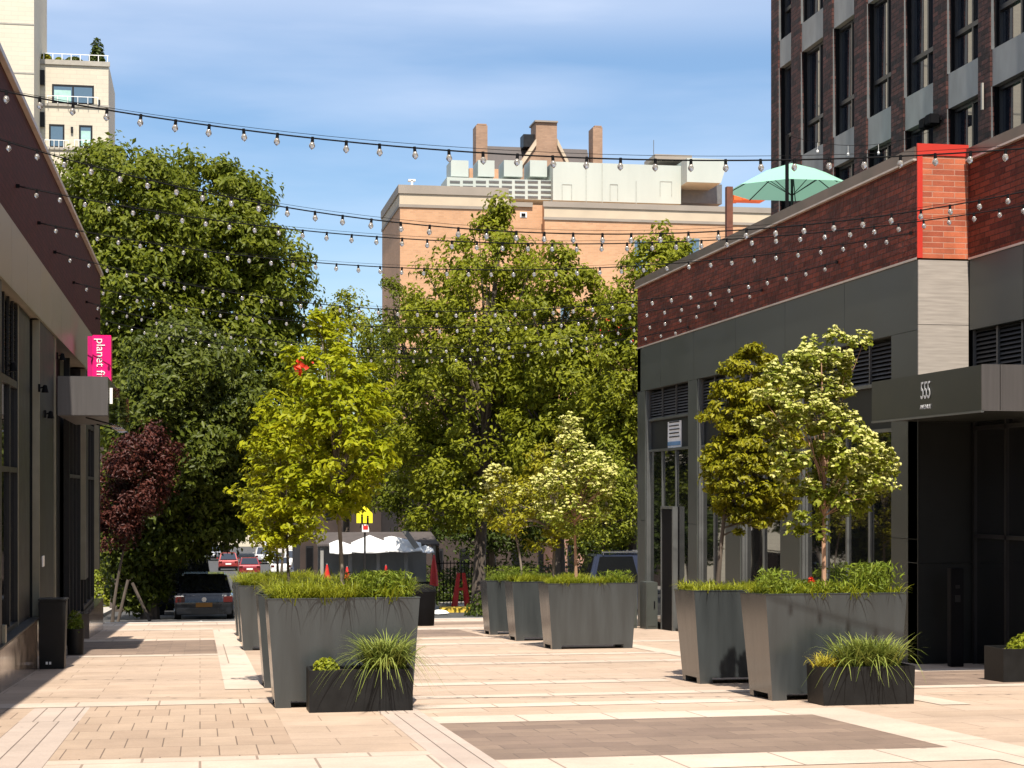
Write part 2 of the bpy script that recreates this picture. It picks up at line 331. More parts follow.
def bark(name, c): return plain(name, c, 0.9, var=0.35, nscale=9, bump=0.6, stretch=(1,1,0.25))
M['bark'] = bark('bark', (0.085,0.065,0.05)); M['bark_red'] = bark('bark_red', (0.33,0.19,0.12)); M['bark_grey'] = bark('bark_grey', (0.20,0.16,0.125))
M['leaf_big'] = leaf_mat('leaf_big', (0.065,0.095,0.008), (0.23,0.25,0.022), 0.42)
M['leaf_maple'] = leaf_mat('leaf_maple', (0.026,0.042,0.005), (0.125,0.145,0.014), 0.25)
M['leaf_red'] = leaf_mat('leaf_red', (0.020,0.007,0.007), (0.11,0.030,0.018), 0.15)
M['leaf_mid'] = leaf_mat('leaf_mid', (0.10,0.125,0.008), (0.36,0.37,0.026), 0.42)
M['leaf_dark'] = leaf_mat('leaf_dark', (0.030,0.050,0.008), (0.09,0.12,0.016))
M['leaf_yel'] = leaf_mat('leaf_yel', (0.17,0.22,0.008), (0.50,0.49,0.018), 0.45)
M['leaf_horn'] = leaf_mat('leaf_horn', (0.085,0.10,0.005), (0.40,0.36,0.016), 0.3)
M['leaf_dog'] = leaf_mat('leaf_dog', (0.12,0.16,0.014), (0.30,0.31,0.028), 0.35)
M['blossom'] = leaf_mat('blossom', (0.46,0.47,0.10), (0.72,0.67,0.27), 0.3)
M['grass_lime'] = leaf_mat('grass_lime', (0.16,0.21,0.012), (0.36,0.36,0.028), 0.35)
M['grass_green'] = leaf_mat('grass_green', (0.10,0.16,0.014), (0.26,0.30,0.035), 0.3)
M['liriope'] = leaf_mat('liriope', (0.06,0.105,0.012), (0.34,0.37,0.085), 0.25)
M['gold'] = leaf_mat('gold', (0.30,0.26,0.02), (0.52,0.42,0.05), 0.3)
M['flower_red'] = plain('flower_red', (0.70,0.05,0.015), 0.5)
def bulb_mat():
    m, n, b = new_mat('bulb'); b.inputs['Base Color'].default_value = (0.75,0.72,0.68,1); b.inputs['Roughness'].default_value = 0.12
    b.inputs['Transmission Weight'].default_value = 0.8; b.inputs['IOR'].default_value = 1.45; return m
M['bulb'] = bulb_mat()

# ================================================================== GROUND
def gstrip(mb, x0, x1, y0, y1, lift):
    ys = [y0]+[p[0] for p in PROF if y0 < p[0] < y1]+[y1]
    for a, b in zip(ys, ys[1:]):
        mb.quad((x0,a,gz(a)+lift),(x1,a,gz(a)+lift),(x1,b,gz(b)+lift),(x0,b,gz(b)+lift))
g = MB(); gstrip(g, -900, 900, -60, 2500, -0.16); struct(g.build('ground', M['ground']))
g = MB(); gstrip(g, -60, 80, 49.9, 58.5, -0.13); gstrip(g, -3.2, 9.6, 58.5, 260, -0.13); struct(g.build('street', M['asphalt']))
# far pavements of the street beyond the plaza, raised on kerbs
for nm, x0, x1 in (('sidewalk', -7.5, -3.2), ('sidewalk', 9.6, 40)):
    g = MB()
    ys = [59.5, 60, 110, 173, 260]
    for a, b in zip(ys, ys[1:]):
        g.hexa([(x0,a,gz(a)-.14),(x1,a,gz(a)-.14),(x1,b,gz(b)-.14),(x0,b,gz(b)-.14)], [(x0,a,gz(a)),(x1,a,gz(a)),(x1,b,gz(b)),(x0,b,gz(b))])
    struct(g.build(nm, M['sidewalk']))
# plaza base slab, with a real kerb at its end
PX0, PX1, PY1 = -2.62, 14.5, 49.5
g = MB(); g.hexa([(PX0,-20,gz(-20)-.16),(PX1,-20,gz(-20)-.16),(PX1,PY1,gz(PY1)-.16),(PX0,PY1,gz(PY1)-.16)], [(PX0,-20,gz(-20)),(PX1,-20,gz(-20)),(PX1,PY1,gz(PY1)),(PX0,PY1,gz(PY1))])
struct(g.build('plaza_paving', M['pave']))
g = MB(); g.hexa([(PX0,PY1,gz(PY1)-.16),(PX1,PY1,gz(PY1)-.16),(PX1,PY1+.35,gz(PY1)-.17),(PX0,PY1+.35,gz(PY1)-.17)], [(PX0,PY1,gz(PY1)+.003),(PX1,PY1,gz(PY1)+.003),(PX1,PY1+.35,gz(PY1)-.005),(PX0,PY1+.35,gz(PY1)-.005)])
struct(g.build('kerb', M['kerb']))
def sheets(name, mat, lst, lift):
    g = MB()
    for r in lst: gstrip(g, *r, lift)
    struct(g.build(name, mat))
sheets('small_pavers', M['pave_small'], [(-1.2,0.80,14.3,19.75), (PX0,-1.8,14.3,19.75), (6.75,PX1,5.0,9.0)], 0.003)
sheets('brown_pavers', M['pave_brown'], [(2.3,6.12,13.5,16.75), (-2.5,0.31,31.3,37.2), (2.6,6.1,37.3,41.2), (2.6,9.8,44.5,46.4), (8.1,11.3,20.3,22.9), (-2.5,0.3,5.0,11.0)], 0.003)
sheets('plank_pavers', M['pave_plank'], [(-1.8,-1.2,4,19.75), (1.86,2.3,4,18.9)], 0.003)
sheets('pale_bands', M['pave_white'], [
    (PX0,0.82,19.8,20.45), (PX0,0.31,30.7,31.3), (PX0,0.31,37.2,38.1), (PX0,PX1,47.0,48.6), (PX0,0.31,43.3,44.2),
    (-1.2,1.86,12.0,14.3), (2.3,6.12,12.6,13.5), (2.3,6.73,16.75,17.5), (6.12,6.73,4,16.75), (2.3,6.1,18.5,18.95), (2.3,11.3,19.9,20.3),
    (2.3,6.1,22.0,22.5), (7.9,11.3,22.9,23.4), (2.3,10.6,26.5,27.0), (2.3,10.4,28.9,29.4), (2.3,10.4,33.2,33.9), (2.3,6.1,35.8,36.5), (0.8,10.4,41.2,42.4)], 0.0045)
sheets('pale_bands', M['pave_white'], [(0.31,0.80,22.1,43.3), (7.85,8.2,17.5,43.0)], 0.006)
# little litter and painted kerb on the street
g = MB(); g.box(8.35,9.5,60.2,60.9,gz(60.5)-.16,gz(60.5)+.05); tag(g.build('painted_kerb', M['yellow_kerb'], org=(9.2,60.5,gz(60.5)-.13), bevel=0.02), 'short length of kerb painted yellow by the red barricade', 'kerb')
def bag(x, y, s, label):
    g = MB(); n = 10
    g.lathe([(0.9*s,0),(1.0*s,0.12*s),(0.75*s,0.35*s),(0.3*s,0.45*s),(0.02,0.46*s)], (x,y,gz(y)-.12 if y > 49.9 else gz(y)), n)
    r = random.Random(int(x*100)); g.v = [(a+r.uniform(-.15,.15)*s, b+r.uniform(-.15,.15)*s, max(c, gz(y)-.13)+r.uniform(0,.08)*s) for a, b, c in g.v]
    tag(g.build('plastic_bag', M['white'], org=(x,y,gz(y)-.12)), label, 'bag')
bag(7.9, 57.6, 0.32, 'white bag lying on the asphalt in front of the red barricade')
bag(-1.0*0+0.02, 50.9, 0.20, 'small white bag on the kerb behind the black car')

# ================================================================== PLANTERS
def planter_proto():
    r = thing('planter', 'x', 'planter')
    w0, w1, d0, d1, h = 0.75, 0.835, 0.40, 0.47, 1.19; fh = 0.075; t = 0.03
    def at(z): k = z/h; return (w0+(w1-w0)*k, d0+(d1-d0)*k)
    g = MB()
    a, b = at(fh); c, d = at(h)
    # four skins with thickness
    for sx in (-1, 1):
        g.hexa([(sx*a,-b,fh),(sx*(a-t),-b,fh),(sx*(a-t),b,fh),(sx*a,b,fh)], [(sx*c,-d,h),(sx*(c-t),-d,h),(sx*(c-t),d,h),(sx*c,d,h)])
    for sy in (-1, 1):
        g.hexa([(-a+t,sy*b,fh),(a-t,sy*b,fh),(a-t,sy*(b-t),fh),(-a+t,sy*(b-t),fh)], [(-c+t,sy*d,h),(c-t,sy*d,h),(c-t,sy*(d-t),h),(-c+t,sy*(d-t),h)])
    g.box(-a+t,a-t,-b+t,b-t,fh,fh+.03)
    bod = g.build('body', M['planter'], r)
    m = MB()
    for (x0, x1, y0, y1) in ((-c-.006,c+.006,-d-.006,-d+.035), (-c-.006,c+.006,d-.035,d+.006), (-c-.006,-c+.035,-d+.035,d-.035), (c-.035,c+.006,-d+.035,d-.035)):
        m.box(x0,x1,y0,y1,h,h+.012)
    m.build('rim', M['planter'], r)
    s = MB(); s.box(-c+t+.003,c-t-.003,-d+t+.003,d-t-.003,h-.09,h-.05); s.build('soil', M['soil'], r)
    e, f = at(0)
    for sx in (-1, 1):
        for sy in (-1, 1):
            k = MB(); k.hexa([(sx*e,sy*f,0),(sx*(e-.17),sy*f,0),(sx*(e-.17),sy*(f-.14),0),(sx*e,sy*(f-.14),0)], [(sx*a,sy*b,fh),(sx*(a-.17),sy*b,fh),(sx*(a-.17),sy*(b-.14),fh),(sx*a,sy*(b-.14),fh)])
            k.build('foot', M['planter'], r)
    return r
LX, RX = 1.56, 7.06
spots = [(LX,19.05+.40,'tapered grey planter at the front of the left row, behind the low black box','L1'),
 (LX,22.25+.40,'tapered grey planter second in the left row, just behind the front one','L2'),
 (LX-.02,32.3+.40,'tapered grey planter third in the left row, first beyond the gap','L3'),
 (LX,36.0+.40,'tapered grey planter fourth in the left row, one before the last towards the street','L4'),
 (LX,39.2+.40,'tapered grey planter at the street end of the left row','L5'),
 (RX,18.55+.40,'tapered grey planter at the front of the right row, holding the big blossoming tree','R1'),
 (RX,21.4+.40,'tapered grey planter second in the right row, holding the dense hornbeam','R2'),
 (RX,30.85+.40,'tapered grey planter seen full front in the middle, third in the right row','M1'),
 (RX,34.5+.40,'tapered grey planter between the middle planter and the farthest one of the right row','M2'),
 (RX,37.7+.40,'tapered grey planter at the street end of the right row, near the red barricade','M3')]
proto = planter_proto(); PL = {}
tilt = math.atan(-G)
for i, (x, y, lab, key) in enumerate(spots):
    o = proto if i == 0 else dup(proto)
    o.location = (x, y, gz(y)); o.rotation_euler = (tilt*0.9, 0, 0); o['label'] = lab; o['group'] = 'large tapered planters in two rows'
    PL[key] = (x, y, gz(y)+1.19)

# ---- leaves and blades
def mesh_np(name, V, Fq, mat, parent=None, org=(0,0,0), smooth=False):
    me = bpy.data.meshes.new(name); V = np.asarray(V, dtype=np.float32)-np.asarray(org, dtype=np.float32)
    Fq = np.asarray(Fq, dtype=np.int32); nf, k = Fq.shape
    me.vertices.add(len(V)); me.vertices.foreach_set('co', V.ravel())
    me.loops.add(nf*k); me.loops.foreach_set('vertex_index', Fq.ravel())
    me.polygons.add(nf); me.polygons.foreach_set('loop_start', np.arange(0, nf*k, k, dtype=np.int32))
    me.polygons.foreach_set('loop_total', np.full(nf, k, dtype=np.int32))
    me.update(calc_edges=True); me.validate()
    me.materials.append(mat)
    o = bpy.data.objects.new(name, me); C.objects.link(o)
    if parent: o.parent = parent
    else: o.location = org
    ORG[o.name] = Vector(org)
    return o
def leaves_np(P, Nrm, L_, W_, rng, fold=0.25):
    """one folded leaf (two triangles sharing the midrib, drawn as one bent quad) at each point"""
    n = len(P)
    Nrm = Nrm/np.linalg.norm(Nrm, axis=1, keepdims=True)
    A = rng.normal(size=(n,3)); A[:,2] -= 0.5
    A -= Nrm*(A*Nrm).sum(1, keepdims=True); A /= np.linalg.norm(A, axis=1, keepdims=True)
    B = np.cross(Nrm, A)
    l = (L_*rng.uniform(0.5,1.4,n))[:,None]; w_ = l*W_
    base = P-A*l*0.5; tip = P+A*l*0.5-Nrm*l*0.12
    s1 = P+B*w_*0.5+Nrm*w_*fold-A*l*0.05; s2 = P-B*w_*0.5+Nrm*w_*fold-A*l*0.05
    V = np.stack([base, s1, tip, s2], 1).reshape(-1,3)
    i = np.arange(n)[:,None]*4
    Fq = np.concatenate([np.concatenate([i, i+1, i+2], 1), np.concatenate([i, i+2, i+3], 1)], 0)
    return V, Fq
def ground_at(x, y): return gz(y)
def crown_points(rows, Yt, ncl, clr, per, seed, dep=0.9, inner=0.35, flat=0.75, up=0.6, hang=0.0):
    """rows: (height z, centre x, radius). clumps sit through the volume, more of them near its skin"""
    rng = np.random.default_rng(seed)
    z = np.array([r[0] for r in rows]); cx = np.array([r[1] for r in rows]); rr = np.array([r[2] for r in rows])
    o = np.argsort(z); z, cx, rr = z[o], cx[o], rr[o]
    zz = np.linspace(z[0], z[-1], 300); wgt = np.interp(zz, z, rr)**1.3; wgt /= wgt.sum()
    hz = rng.choice(zz, ncl, p=wgt)+rng.normal(0, clr*0.3, ncl)
    R = np.interp(hz, z, rr); X = np.interp(hz, z, cx)
    ph = rng.uniform(0, 2*np.pi, ncl); rho = inner+(1-inner)*rng.uniform(0,1,ncl)**0.55
    lump = 1+0.13*np.sin(3*ph+hz*1.3+seed)+0.10*np.sin(5*ph-hz*2.1+seed*2)
    Re = np.maximum(R*lump-clr*0.5, clr*0.2)
    cen = np.stack([X+Re*rho*np.cos(ph), Yt+dep*(1+hang*(2*(hz-z[0])/(z[-1]-z[0])-1))*Re*rho*np.sin(ph), hz], 1)
    cs = clr*rng.uniform(0.55,1.3,ncl)
    k = np.repeat(np.arange(ncl), rng.integers(int(per*0.6), int(per*1.4)+1, ncl))
    d = rng.normal(size=(len(k),3)); d /= np.linalg.norm(d, axis=1, keepdims=True)
    rad = rng.uniform(0,1,len(k))**0.45
    P = cen[k]+d*(cs[k]*rad)[:,None]*np.array([1,1,flat])
    axis = np.stack([np.interp(P[:,2], z, cx), np.full(len(P), Yt), P[:,2]-0.3], 1)
    out = P-axis; out /= (np.linalg.norm(out, axis=1, keepdims=True)+1e-6)
    Nm = out*0.5+d*0.6+np.array([0,0,up])+rng.normal(size=P.shape)*0.45
    return P, Nm, cen, rng
def pxrows(rows, Yt):
    out = []
    for py, xl, xr in rows:
        a = onY(xl, py, Yt); b = onY(xr, py, Yt); out.append((0.5*(a.z+b.z), 0.5*(a.x+b.x), 0.5*(b.x-a.x)))
    return out
def tree(name, label, cat, X, Yt, base, rows, ncl, clr, per, leaf, wid, mat, tr, barkm, seed, limbs=14, group=None, dep=0.9, inner=0.35, lean=0.0, thing_parent=None, flat=0.75, fork=None, stems=1, twig=0.25, up=0.6, lr=0.6, hang=0.0):
    rt = thing(name, label, cat, (X, Yt, base), group)
    P, Nm, cen, rng = crown_points(rows, Yt, ncl, clr, per, seed, dep, inner, flat, up, hang)
    V, Fq = leaves_np(P, Nm, leaf, wid, rng)
    crown = mesh_np('crown', V, Fq, mat, rt, (X, Yt, base))
    ztop = max(r[0] for r in rows); zb = min(r[0] for r in rows)
    g = MB(); R_ = random.Random(seed)
    zf = fork if fork is not None else zb+(ztop-zb)*0.15
    top = Vector((np.interp(ztop, *zip(*sorted((r[0], r[1]) for r in rows))), Yt, zb+(ztop-zb)*0.88))
    pts = []; rs = []
    n = 9
    for i in range(n+1):
        t = i/n; z = base-0.05+(top.z-base)*t
        x = X+(top.x-X)*t**1.5+math.sin(t*5+seed)*tr*0.6*t; pts.append((x, Yt+math.cos(t*4+seed)*tr*0.5*t, z)); rs.append(tr*(1.25 if i == 0 else 1)*(1-0.85*t))
    g.tube(pts, rs, 8)
    idx = rng.choice(len(cen), min(limbs, len(cen)), replace=False)
    for j in idx:
        c = Vector(cen[j])
        zs = max(zf, zb+(c.z-zb)*0.55-0.2*(ztop-zb)*R_.random()); zs = min(zs, c.z)
        t = max(0, min(1, (zs-base)/(top.z-base))); k = min(n-1, int(t*n)); u = t*n-k
        p0 = Vector(pts[k]).lerp(Vector(pts[k+1]), u); r0 = (rs[k]*(1-u)+rs[k+1]*u)*lr
        mid = p0.lerp(c, 0.5)+Vector((0, 0, (c-p0).length*0.10))
        g.tube([p0, mid, c], [r0, r0*0.55, max(0.004, r0*twig*0.4)], 5)
    g.build('trunk', barkm, rt, smooth=True)
    return rt, (P, Nm, cen, rng)
def blades(name, mat, roots, length, width, droop, rng, org, parent=None, seg=4, spread=0.5):
    roots = np.asarray(roots); n = len(roots)
    az = rng.uniform(0, 2*np.pi, n); l = length*rng.uniform(0.6,1.2,n); sp = spread*rng.uniform(0.3,1.3,n); dr = droop*rng.uniform(0.5,1.5,n)
    H = np.stack([np.cos(az), np.sin(az), 0*az], 1); S = np.stack([-np.sin(az), np.cos(az), 0*az], 1)
    V = []
    for i in range(seg+1):
        t = i/seg
        p = roots+H*(l*(sp*t+0.35*dr*t*t))[:,None]+np.array([0,0,1.0])*(l*(t-dr*t*t*t*0.75))[:,None]
        w_ = width*(1-t**1.6)*0.5+0.0006
        V.append(p+S*w_); V.append(p-S*w_)
    V = np.stack(V, 1).reshape(-1,3); m = 2*(seg+1)
    b = (np.arange(n)*m)[:,None]; F_ = []
    for i in range(seg): F_.append(np.concatenate([b+2*i, b+2*i+1, b+2*i+3, b+2*i+2], 1))
    return mesh_np(name, V, np.concatenate(F_, 0), mat, parent, org)

# planting in the big planters
def planting(key, label, seed, mat='grass_lime', n=1500, l=0.30, tall=None, tuft=11):
    x, y, z = PL[key]; rng = np.random.default_rng(seed); z -= 0.07
    cs = np.stack([rng.uniform(x-.72,x+.72,tuft*4), rng.uniform(y-.36,y+.36,tuft*4)], 1)
    k = rng.integers(0, len(cs), n); p = cs[k]+rng.normal(0,0.05,(n,2))
    p[:,0] = np.clip(p[:,0], x-.78, x+.78); p[:,1] = np.clip(p[:,1], y-.41, y+.41)
    rt = thing('planter_grass', label, 'grass', (x,y,z), 'ornamental grass in the large planters')
    R3 = np.concatenate([p, np.full((n,1), z)], 1)
    hs = 0.75+0.5*rng.uniform(0,1,len(cs))[k]
    blades('blades', M[mat], R3, l, 0.014, 0.65, rng, (x,y,z), rt, spread=0.55)
    if tall:
        for (tx, tw, tl, tn) in tall:
            q = np.stack([rng.normal(x+tx, tw, tn), rng.uniform(y-.38,y+.3,tn), np.full(tn, z)], 1); q[:,0] = np.clip(q[:,0], x-.76, x+.76)
            # leafy stems
            st = blades('stems', M['grass_green'], q, tl, 0.008, 0.15, rng, (x,y,z), rt, spread=0.22)
            m = tn*7; kk = rng.integers(0, tn, m); t = rng.uniform(0.15,1,m)
            a = rng.uniform(0,2*np.pi,m); P = q[kk]+np.stack([0.18*tl*t*np.cos(a), 0.18*tl*t*np.sin(a), tl*t*0.95], 1)
            Nm = rng.normal(size=(m,3))*0.7+np.array([0,0,0.7])
            V, Fq = leaves_np(P, Nm, 0.085, 0.22, rng); mesh_np('leaves', V, Fq, M['grass_green'], rt, (x,y,z))
    return rt
planting('L1', 'lime green grass with leafy stems on the right, overflowing the front planter of the left row', 1, n=3600, l=0.38, tall=[(0.42,0.2,0.38,200)])
planting('L2', 'grass rising from the second planter of the left row', 2, n=2200, l=0.42)
planting('L3', 'grass spilling over the left side of the third planter in the left row', 3, n=2400, l=0.46)
planting('L4', 'grass in the fourth planter of the left row', 4, n=1400, l=0.42)
planting('L5', 'grass in the left row planter next to the street', 5, n=1400, l=0.42)
planting('R1', 'mixed grass and leafy stems around the blossoming tree in the front right planter', 6, n=2600, l=0.28, tall=[(-0.6,0.12,0.36,70),(0.5,0.17,0.44,170),(-0.15,0.3,0.24,90)])
planting('R2', 'short lime grass under the dense hornbeam', 7, n=2200, l=0.27)
planting('M1', 'even lime grass along the top of the middle planter, around a thin straight trunk', 8, n=3400, l=0.30, tall=[(0.55,0.15,0.32,60)])
planting('M2', 'grass in the planter between the middle planter and the farthest one', 9, n=2000, l=0.34)
planting('M3', 'darker leafy grass in the right row planter next to the street', 10, 'grass_green', n=1800, l=0.32, tall=[(-0.2,0.3,0.42,120)])
# red bloom among the right planting
x, y, z = PL['R1']; rng = np.random.default_rng(5)
fz = z+0.16; P = np.array([[x-0.18,y-.1,fz]])+rng.normal(0,0.022,(40,3)); V, Fq = leaves_np(P, rng.normal(size=(40,3)), 0.04, 0.8, rng)
rt = thing('red_flower', 'single red bloom among the grass left of the blossoming tree trunk', 'flower', (x-.18,y-.1,z-.07))
mesh_np('petals', V, Fq, M['flower_red'], rt, (x-.18,y-.1,z-.07)); MB().tube([(x-.18,y-.1,z-.07),(x-.18,y-.1,fz)], 0.006, 5).build('stem', M['grass_green'], rt)

# planter trees -----------------------------------------------------
def ptree(key, dx, name, label, rows, **k):
    x, y, z = PL[key]; Yt = y-0.02
    return tree(name, label, 'tree', x+dx, Yt, z-.06, pxrows(rows, Yt), **k)
kx = PL['L1']
ptree('L1', 0.02, 'young_tree', 'yellow green broad-leaved young tree in the front planter of the left row',
  [(306,314,330),(325,300,348),(350,288,365),(375,278,385),(400,268,402),(430,262,408),(460,262,408),(485,266,396),(505,285,368),(522,300,345)], ncl=260, clr=0.15, per=34, leaf=0.095, wid=0.44, mat=M['leaf_yel'], tr=0.028, barkm=M['bark_grey'], seed=11, limbs=40, inner=0.15, group='young trees in the large planters', up=0.9, flat=0.6, dep=0.8)
ptree('L2', -0.42, 'young_tree', 'yellow green young tree standing half behind the front left tree',
  [(395,262,290),(425,245,320),(460,238,330),(500,238,330),(530,243,320),(546,262,300)], ncl=170, clr=0.16, per=32, leaf=0.095, wid=0.44, mat=M['leaf_yel'], tr=0.022, barkm=M['bark'], seed=12, limbs=30, inner=0.15, group='young trees in the large planters', up=0.9, flat=0.6, dep=0.7)
ptree('L3', -0.1, 'young_tree', 'small yellow green tree in the third planter of the left row, lowest crown',
  [(440,255,285),(470,240,300),(510,238,310),(540,248,300),(552,260,290)], ncl=80, clr=0.2, per=30, leaf=0.12, wid=0.50, mat=M['leaf_mid'], tr=0.028, barkm=M['bark'], seed=13, limbs=24, inner=0.15, group='young trees in the large planters', up=0.9)
ptree('L4', 0.1, 'young_tree', 'green tree behind the third planter, its trunk between the front two crowns',
  [(380,285,320),(420,262,350),(470,255,350),(520,270,340),(545,285,325)], ncl=90, clr=0.24, per=30, leaf=0.12, wid=0.50, mat=M['leaf_mid'], tr=0.03, barkm=M['bark'], seed=14, limbs=24, inner=0.15, group='young trees in the large planters', up=0.9)
def blossoms(rt, data, nb, size, per, frac_top=0.3):
    P, Nm, cen, rng = data
    z0, z1 = P[:,2].min(), P[:,2].max()
    # blossoms sit on the outer, upper surface of the clumps
    axis = P[:, :2].mean(0); d = np.linalg.norm(P[:, :2]-axis, axis=1); sc_ = d+0.6*(P[:,2]-z0)+rng.uniform(0,0.8,len(P))*(z1-z0)*0.5
    idx = np.argsort(-sc_)[:max(nb*2, 10)]; idx = rng.choice(idx, min(nb, len(idx)), replace=False)
    B = P[idx]+np.array([0,0,size*0.7]); k = np.repeat(np.arange(len(B)), per)
    a = np.tile(np.arange(per)*2*np.pi/per, len(B))+np.repeat(rng.uniform(0,6,len(B)), per)
    Q = B[k]+np.stack([np.cos(a), np.sin(a), rng.uniform(-.3,.3,len(a))], 1)*size*0.45
    Nn = np.stack([np.cos(a)*.3, np.sin(a)*.3-0.4, np.full(len(a), 1.0)], 1)+rng.normal(size=(len(a),3))*0.35
    V, Fq = leaves_np(Q, Nn, size, 0.8, rng, 0.1)
    mesh_np('blossom', V, Fq, M['blossom'], rt, ORG[rt.name])
rt, dt = ptree('R1', 0.0, 'dogwood', 'blossoming tree with cream flowers in the front planter of the right row',
  [(324,805,838),(340,795,866),(360,778,876),(385,762,862),(405,760,858),(425,762,866),(445,772,900),(465,775,907),(485,778,893),(505,790,882),(520,795,845),(545,775,812)], ncl=190, clr=0.125, per=36, leaf=0.078, wid=0.6, mat=M['leaf_dog'], tr=0.030, barkm=M['bark_red'], seed=24, limbs=26, lr=0.35, inner=0.2, group='young trees in the large planters', up=0.8, dep=0.7)
blossoms(rt, dt, 2300, 0.042, 4)
ptree('R2', -0.40, 'hornbeam', 'dense egg-shaped hornbeam in the second planter of the right row',
  [(348,735,765),(362,722,785),(385,716,795),(420,706,800),(455,700,802),(490,700,800),(512,712,792),(526,730,778)], ncl=420, clr=0.135, per=42, leaf=0.085, wid=0.45, mat=M['leaf_horn'], tr=0.035, barkm=M['bark'], seed=22, limbs=30, inner=0.3, group='young trees in the large planters', up=0.5, flat=0.45)
rt, dt = ptree('M1', 0.28-.5, 'dogwood', 'small blossoming tree with a thin pinkish trunk in the middle planter',
  [(428,560,582),(445,550,600),(465,540,616),(485,530,620),(505,532,616),(525,545,608),(535,560,590)], ncl=100, clr=0.2, per=40, leaf=0.085, wid=0.55, mat=M['leaf_dog'], tr=0.035, barkm=M['bark_red'], seed=23, limbs=34, inner=0.2, group='young trees in the large planters', up=0.8)
blossoms(rt, dt, 1100, 0.055, 4)
rt, dt = ptree('M2', 0.1, 'dogwood', 'golden green tree beside the small blossoming tree, in the planter behind it',
  [(430,540,570),(465,515,590),(500,500,590),(525,495,580),(545,520,560)], ncl=85, clr=0.22, per=34, leaf=0.10, wid=0.5, mat=M['leaf_horn'], tr=0.035, barkm=M['bark_grey'], seed=25, limbs=30, inner=0.2, group='young trees in the large planters', up=0.8)
rt, dt = ptree('M3', 0.05, 'dogwood', 'thin pale blossoming tree leftmost of the right row, in the planter next to the street',
  [(462,486,512),(485,478,530),(505,475,540),(525,480,535),(538,495,525)], ncl=55, clr=0.2, per=30, leaf=0.10, wid=0.5, mat=M['leaf_horn'], tr=0.03, barkm=M['bark_grey'], seed=26, limbs=26, inner=0.2, group='young trees in the large planters', up=0.8)
blossoms(rt, dt, 260, 0.07, 4)

# low black boxes ---------------------------------------------------
def low_box(x0, x1, y0, d, h, label, taper=0.0, name='low_planter'):
    z = gz(y0+d/2)-0.004; xc = (x0+x1)/2; w_ = (x1-x0)/2; yc = y0+d/2
    r = thing(name, label, 'planter', (xc, yc, z)); t = 0.03
    g = MB(); a = w_-taper
    g.hexa([(xc-a,yc-d/2,z),(xc+a,yc-d/2,z),(xc+a,yc-d/2+t,z),(xc-a,yc-d/2+t,z)], [(xc-w_,yc-d/2,z+h),(xc+w_,yc-d/2,z+h),(xc+w_,yc-d/2+t,z+h),(xc-w_,yc-d/2+t,z+h)])
    g.hexa([(xc-a,yc+d/2-t,z),(xc+a,yc+d/2-t,z),(xc+a,yc+d/2,z),(xc-a,yc+d/2,z)], [(xc-w_,yc+d/2-t,z+h),(xc+w_,yc+d/2-t,z+h),(xc+w_,yc+d/2,z+h),(xc-w_,yc+d/2,z+h)])
    for s in (-1, 1):
        g.hexa([(xc+s*a,yc-d/2+t,z),(xc+s*(a-t),yc-d/2+t,z),(xc+s*(a-t),yc+d/2-t,z),(xc+s*a,yc+d/2-t,z)], [(xc+s*w_,yc-d/2+t,z+h),(xc+s*(w_-t),yc-d/2+t,z+h),(xc+s*(w_-t),yc+d/2-t,z+h),(xc+s*w_,yc+d/2-t,z+h)])
    g.build('body', M['planter_dark'], r)
    s = MB(); s.box(xc-a+t+.002,xc+a-t-.002,yc-d/2+t+.002,yc+d/2-t-.002,z+h-.08,z+h-.04); s.build('soil', M['soil'], r)
    return xc, yc, z+h
xc, yc, zt = low_box(1.135, 2.235, 18.35, 0.52, 0.46, 'long low black box planter standing in front of the front left planter')
rng = np.random.default_rng(31)
def tuft(name, label, cx, cy, cz, n, l, wd, dr, mat, spx, spy, seed, cat='plant', spread=0.6):
    rng = np.random.default_rng(seed); q = np.stack([rng.normal(cx, spx, n), rng.normal(cy, spy, n), np.full(n, cz)], 1)
    q[:,0] = np.clip(q[:,0], cx-2*spx, cx+2*spx); q[:,1] = np.clip(q[:,1], cy-2*spy, cy+2*spy)
    o = blades(name, M[mat], q, l, wd, dr, rng, (cx,cy,cz), None, spread=spread, seg=5); return tag(o, label, cat)
def tuft2(label, cx, cy, cz, n, l, spx, spy, seed, nd):
    rt = thing('spiky_grass', label, 'plant', (cx,cy,cz)); rng = np.random.default_rng(seed)
    q = np.stack([np.clip(rng.normal(cx, spx, n), cx-2*spx, cx+2*spx), np.clip(rng.normal(cy, spy, n), cy-.14, cy+.14), np.full(n, cz)], 1)
    blades('upright_blades', M['liriope'], q, l, 0.020, 0.50, rng, (cx,cy,cz), rt, spread=0.62, seg=5)
    q = np.stack([np.clip(rng.normal(cx, spx*1.1, nd), cx-2*spx, cx+2*spx), np.clip(rng.normal(cy-.05, spy, nd), cy-.16, cy+.14), np.full(nd, cz)], 1)
    blades('drooping_blades', M['liriope'], q, l*1.05, 0.018, 1.25, rng, (cx,cy,cz), rt, spread=0.75, seg=7)
tuft2('big arching tuft of striped spiky grass spilling over the right end of the left low box', xc+.28, yc-.06, zt-.05, 680, 0.49, 0.085, 0.05, 32, 170)
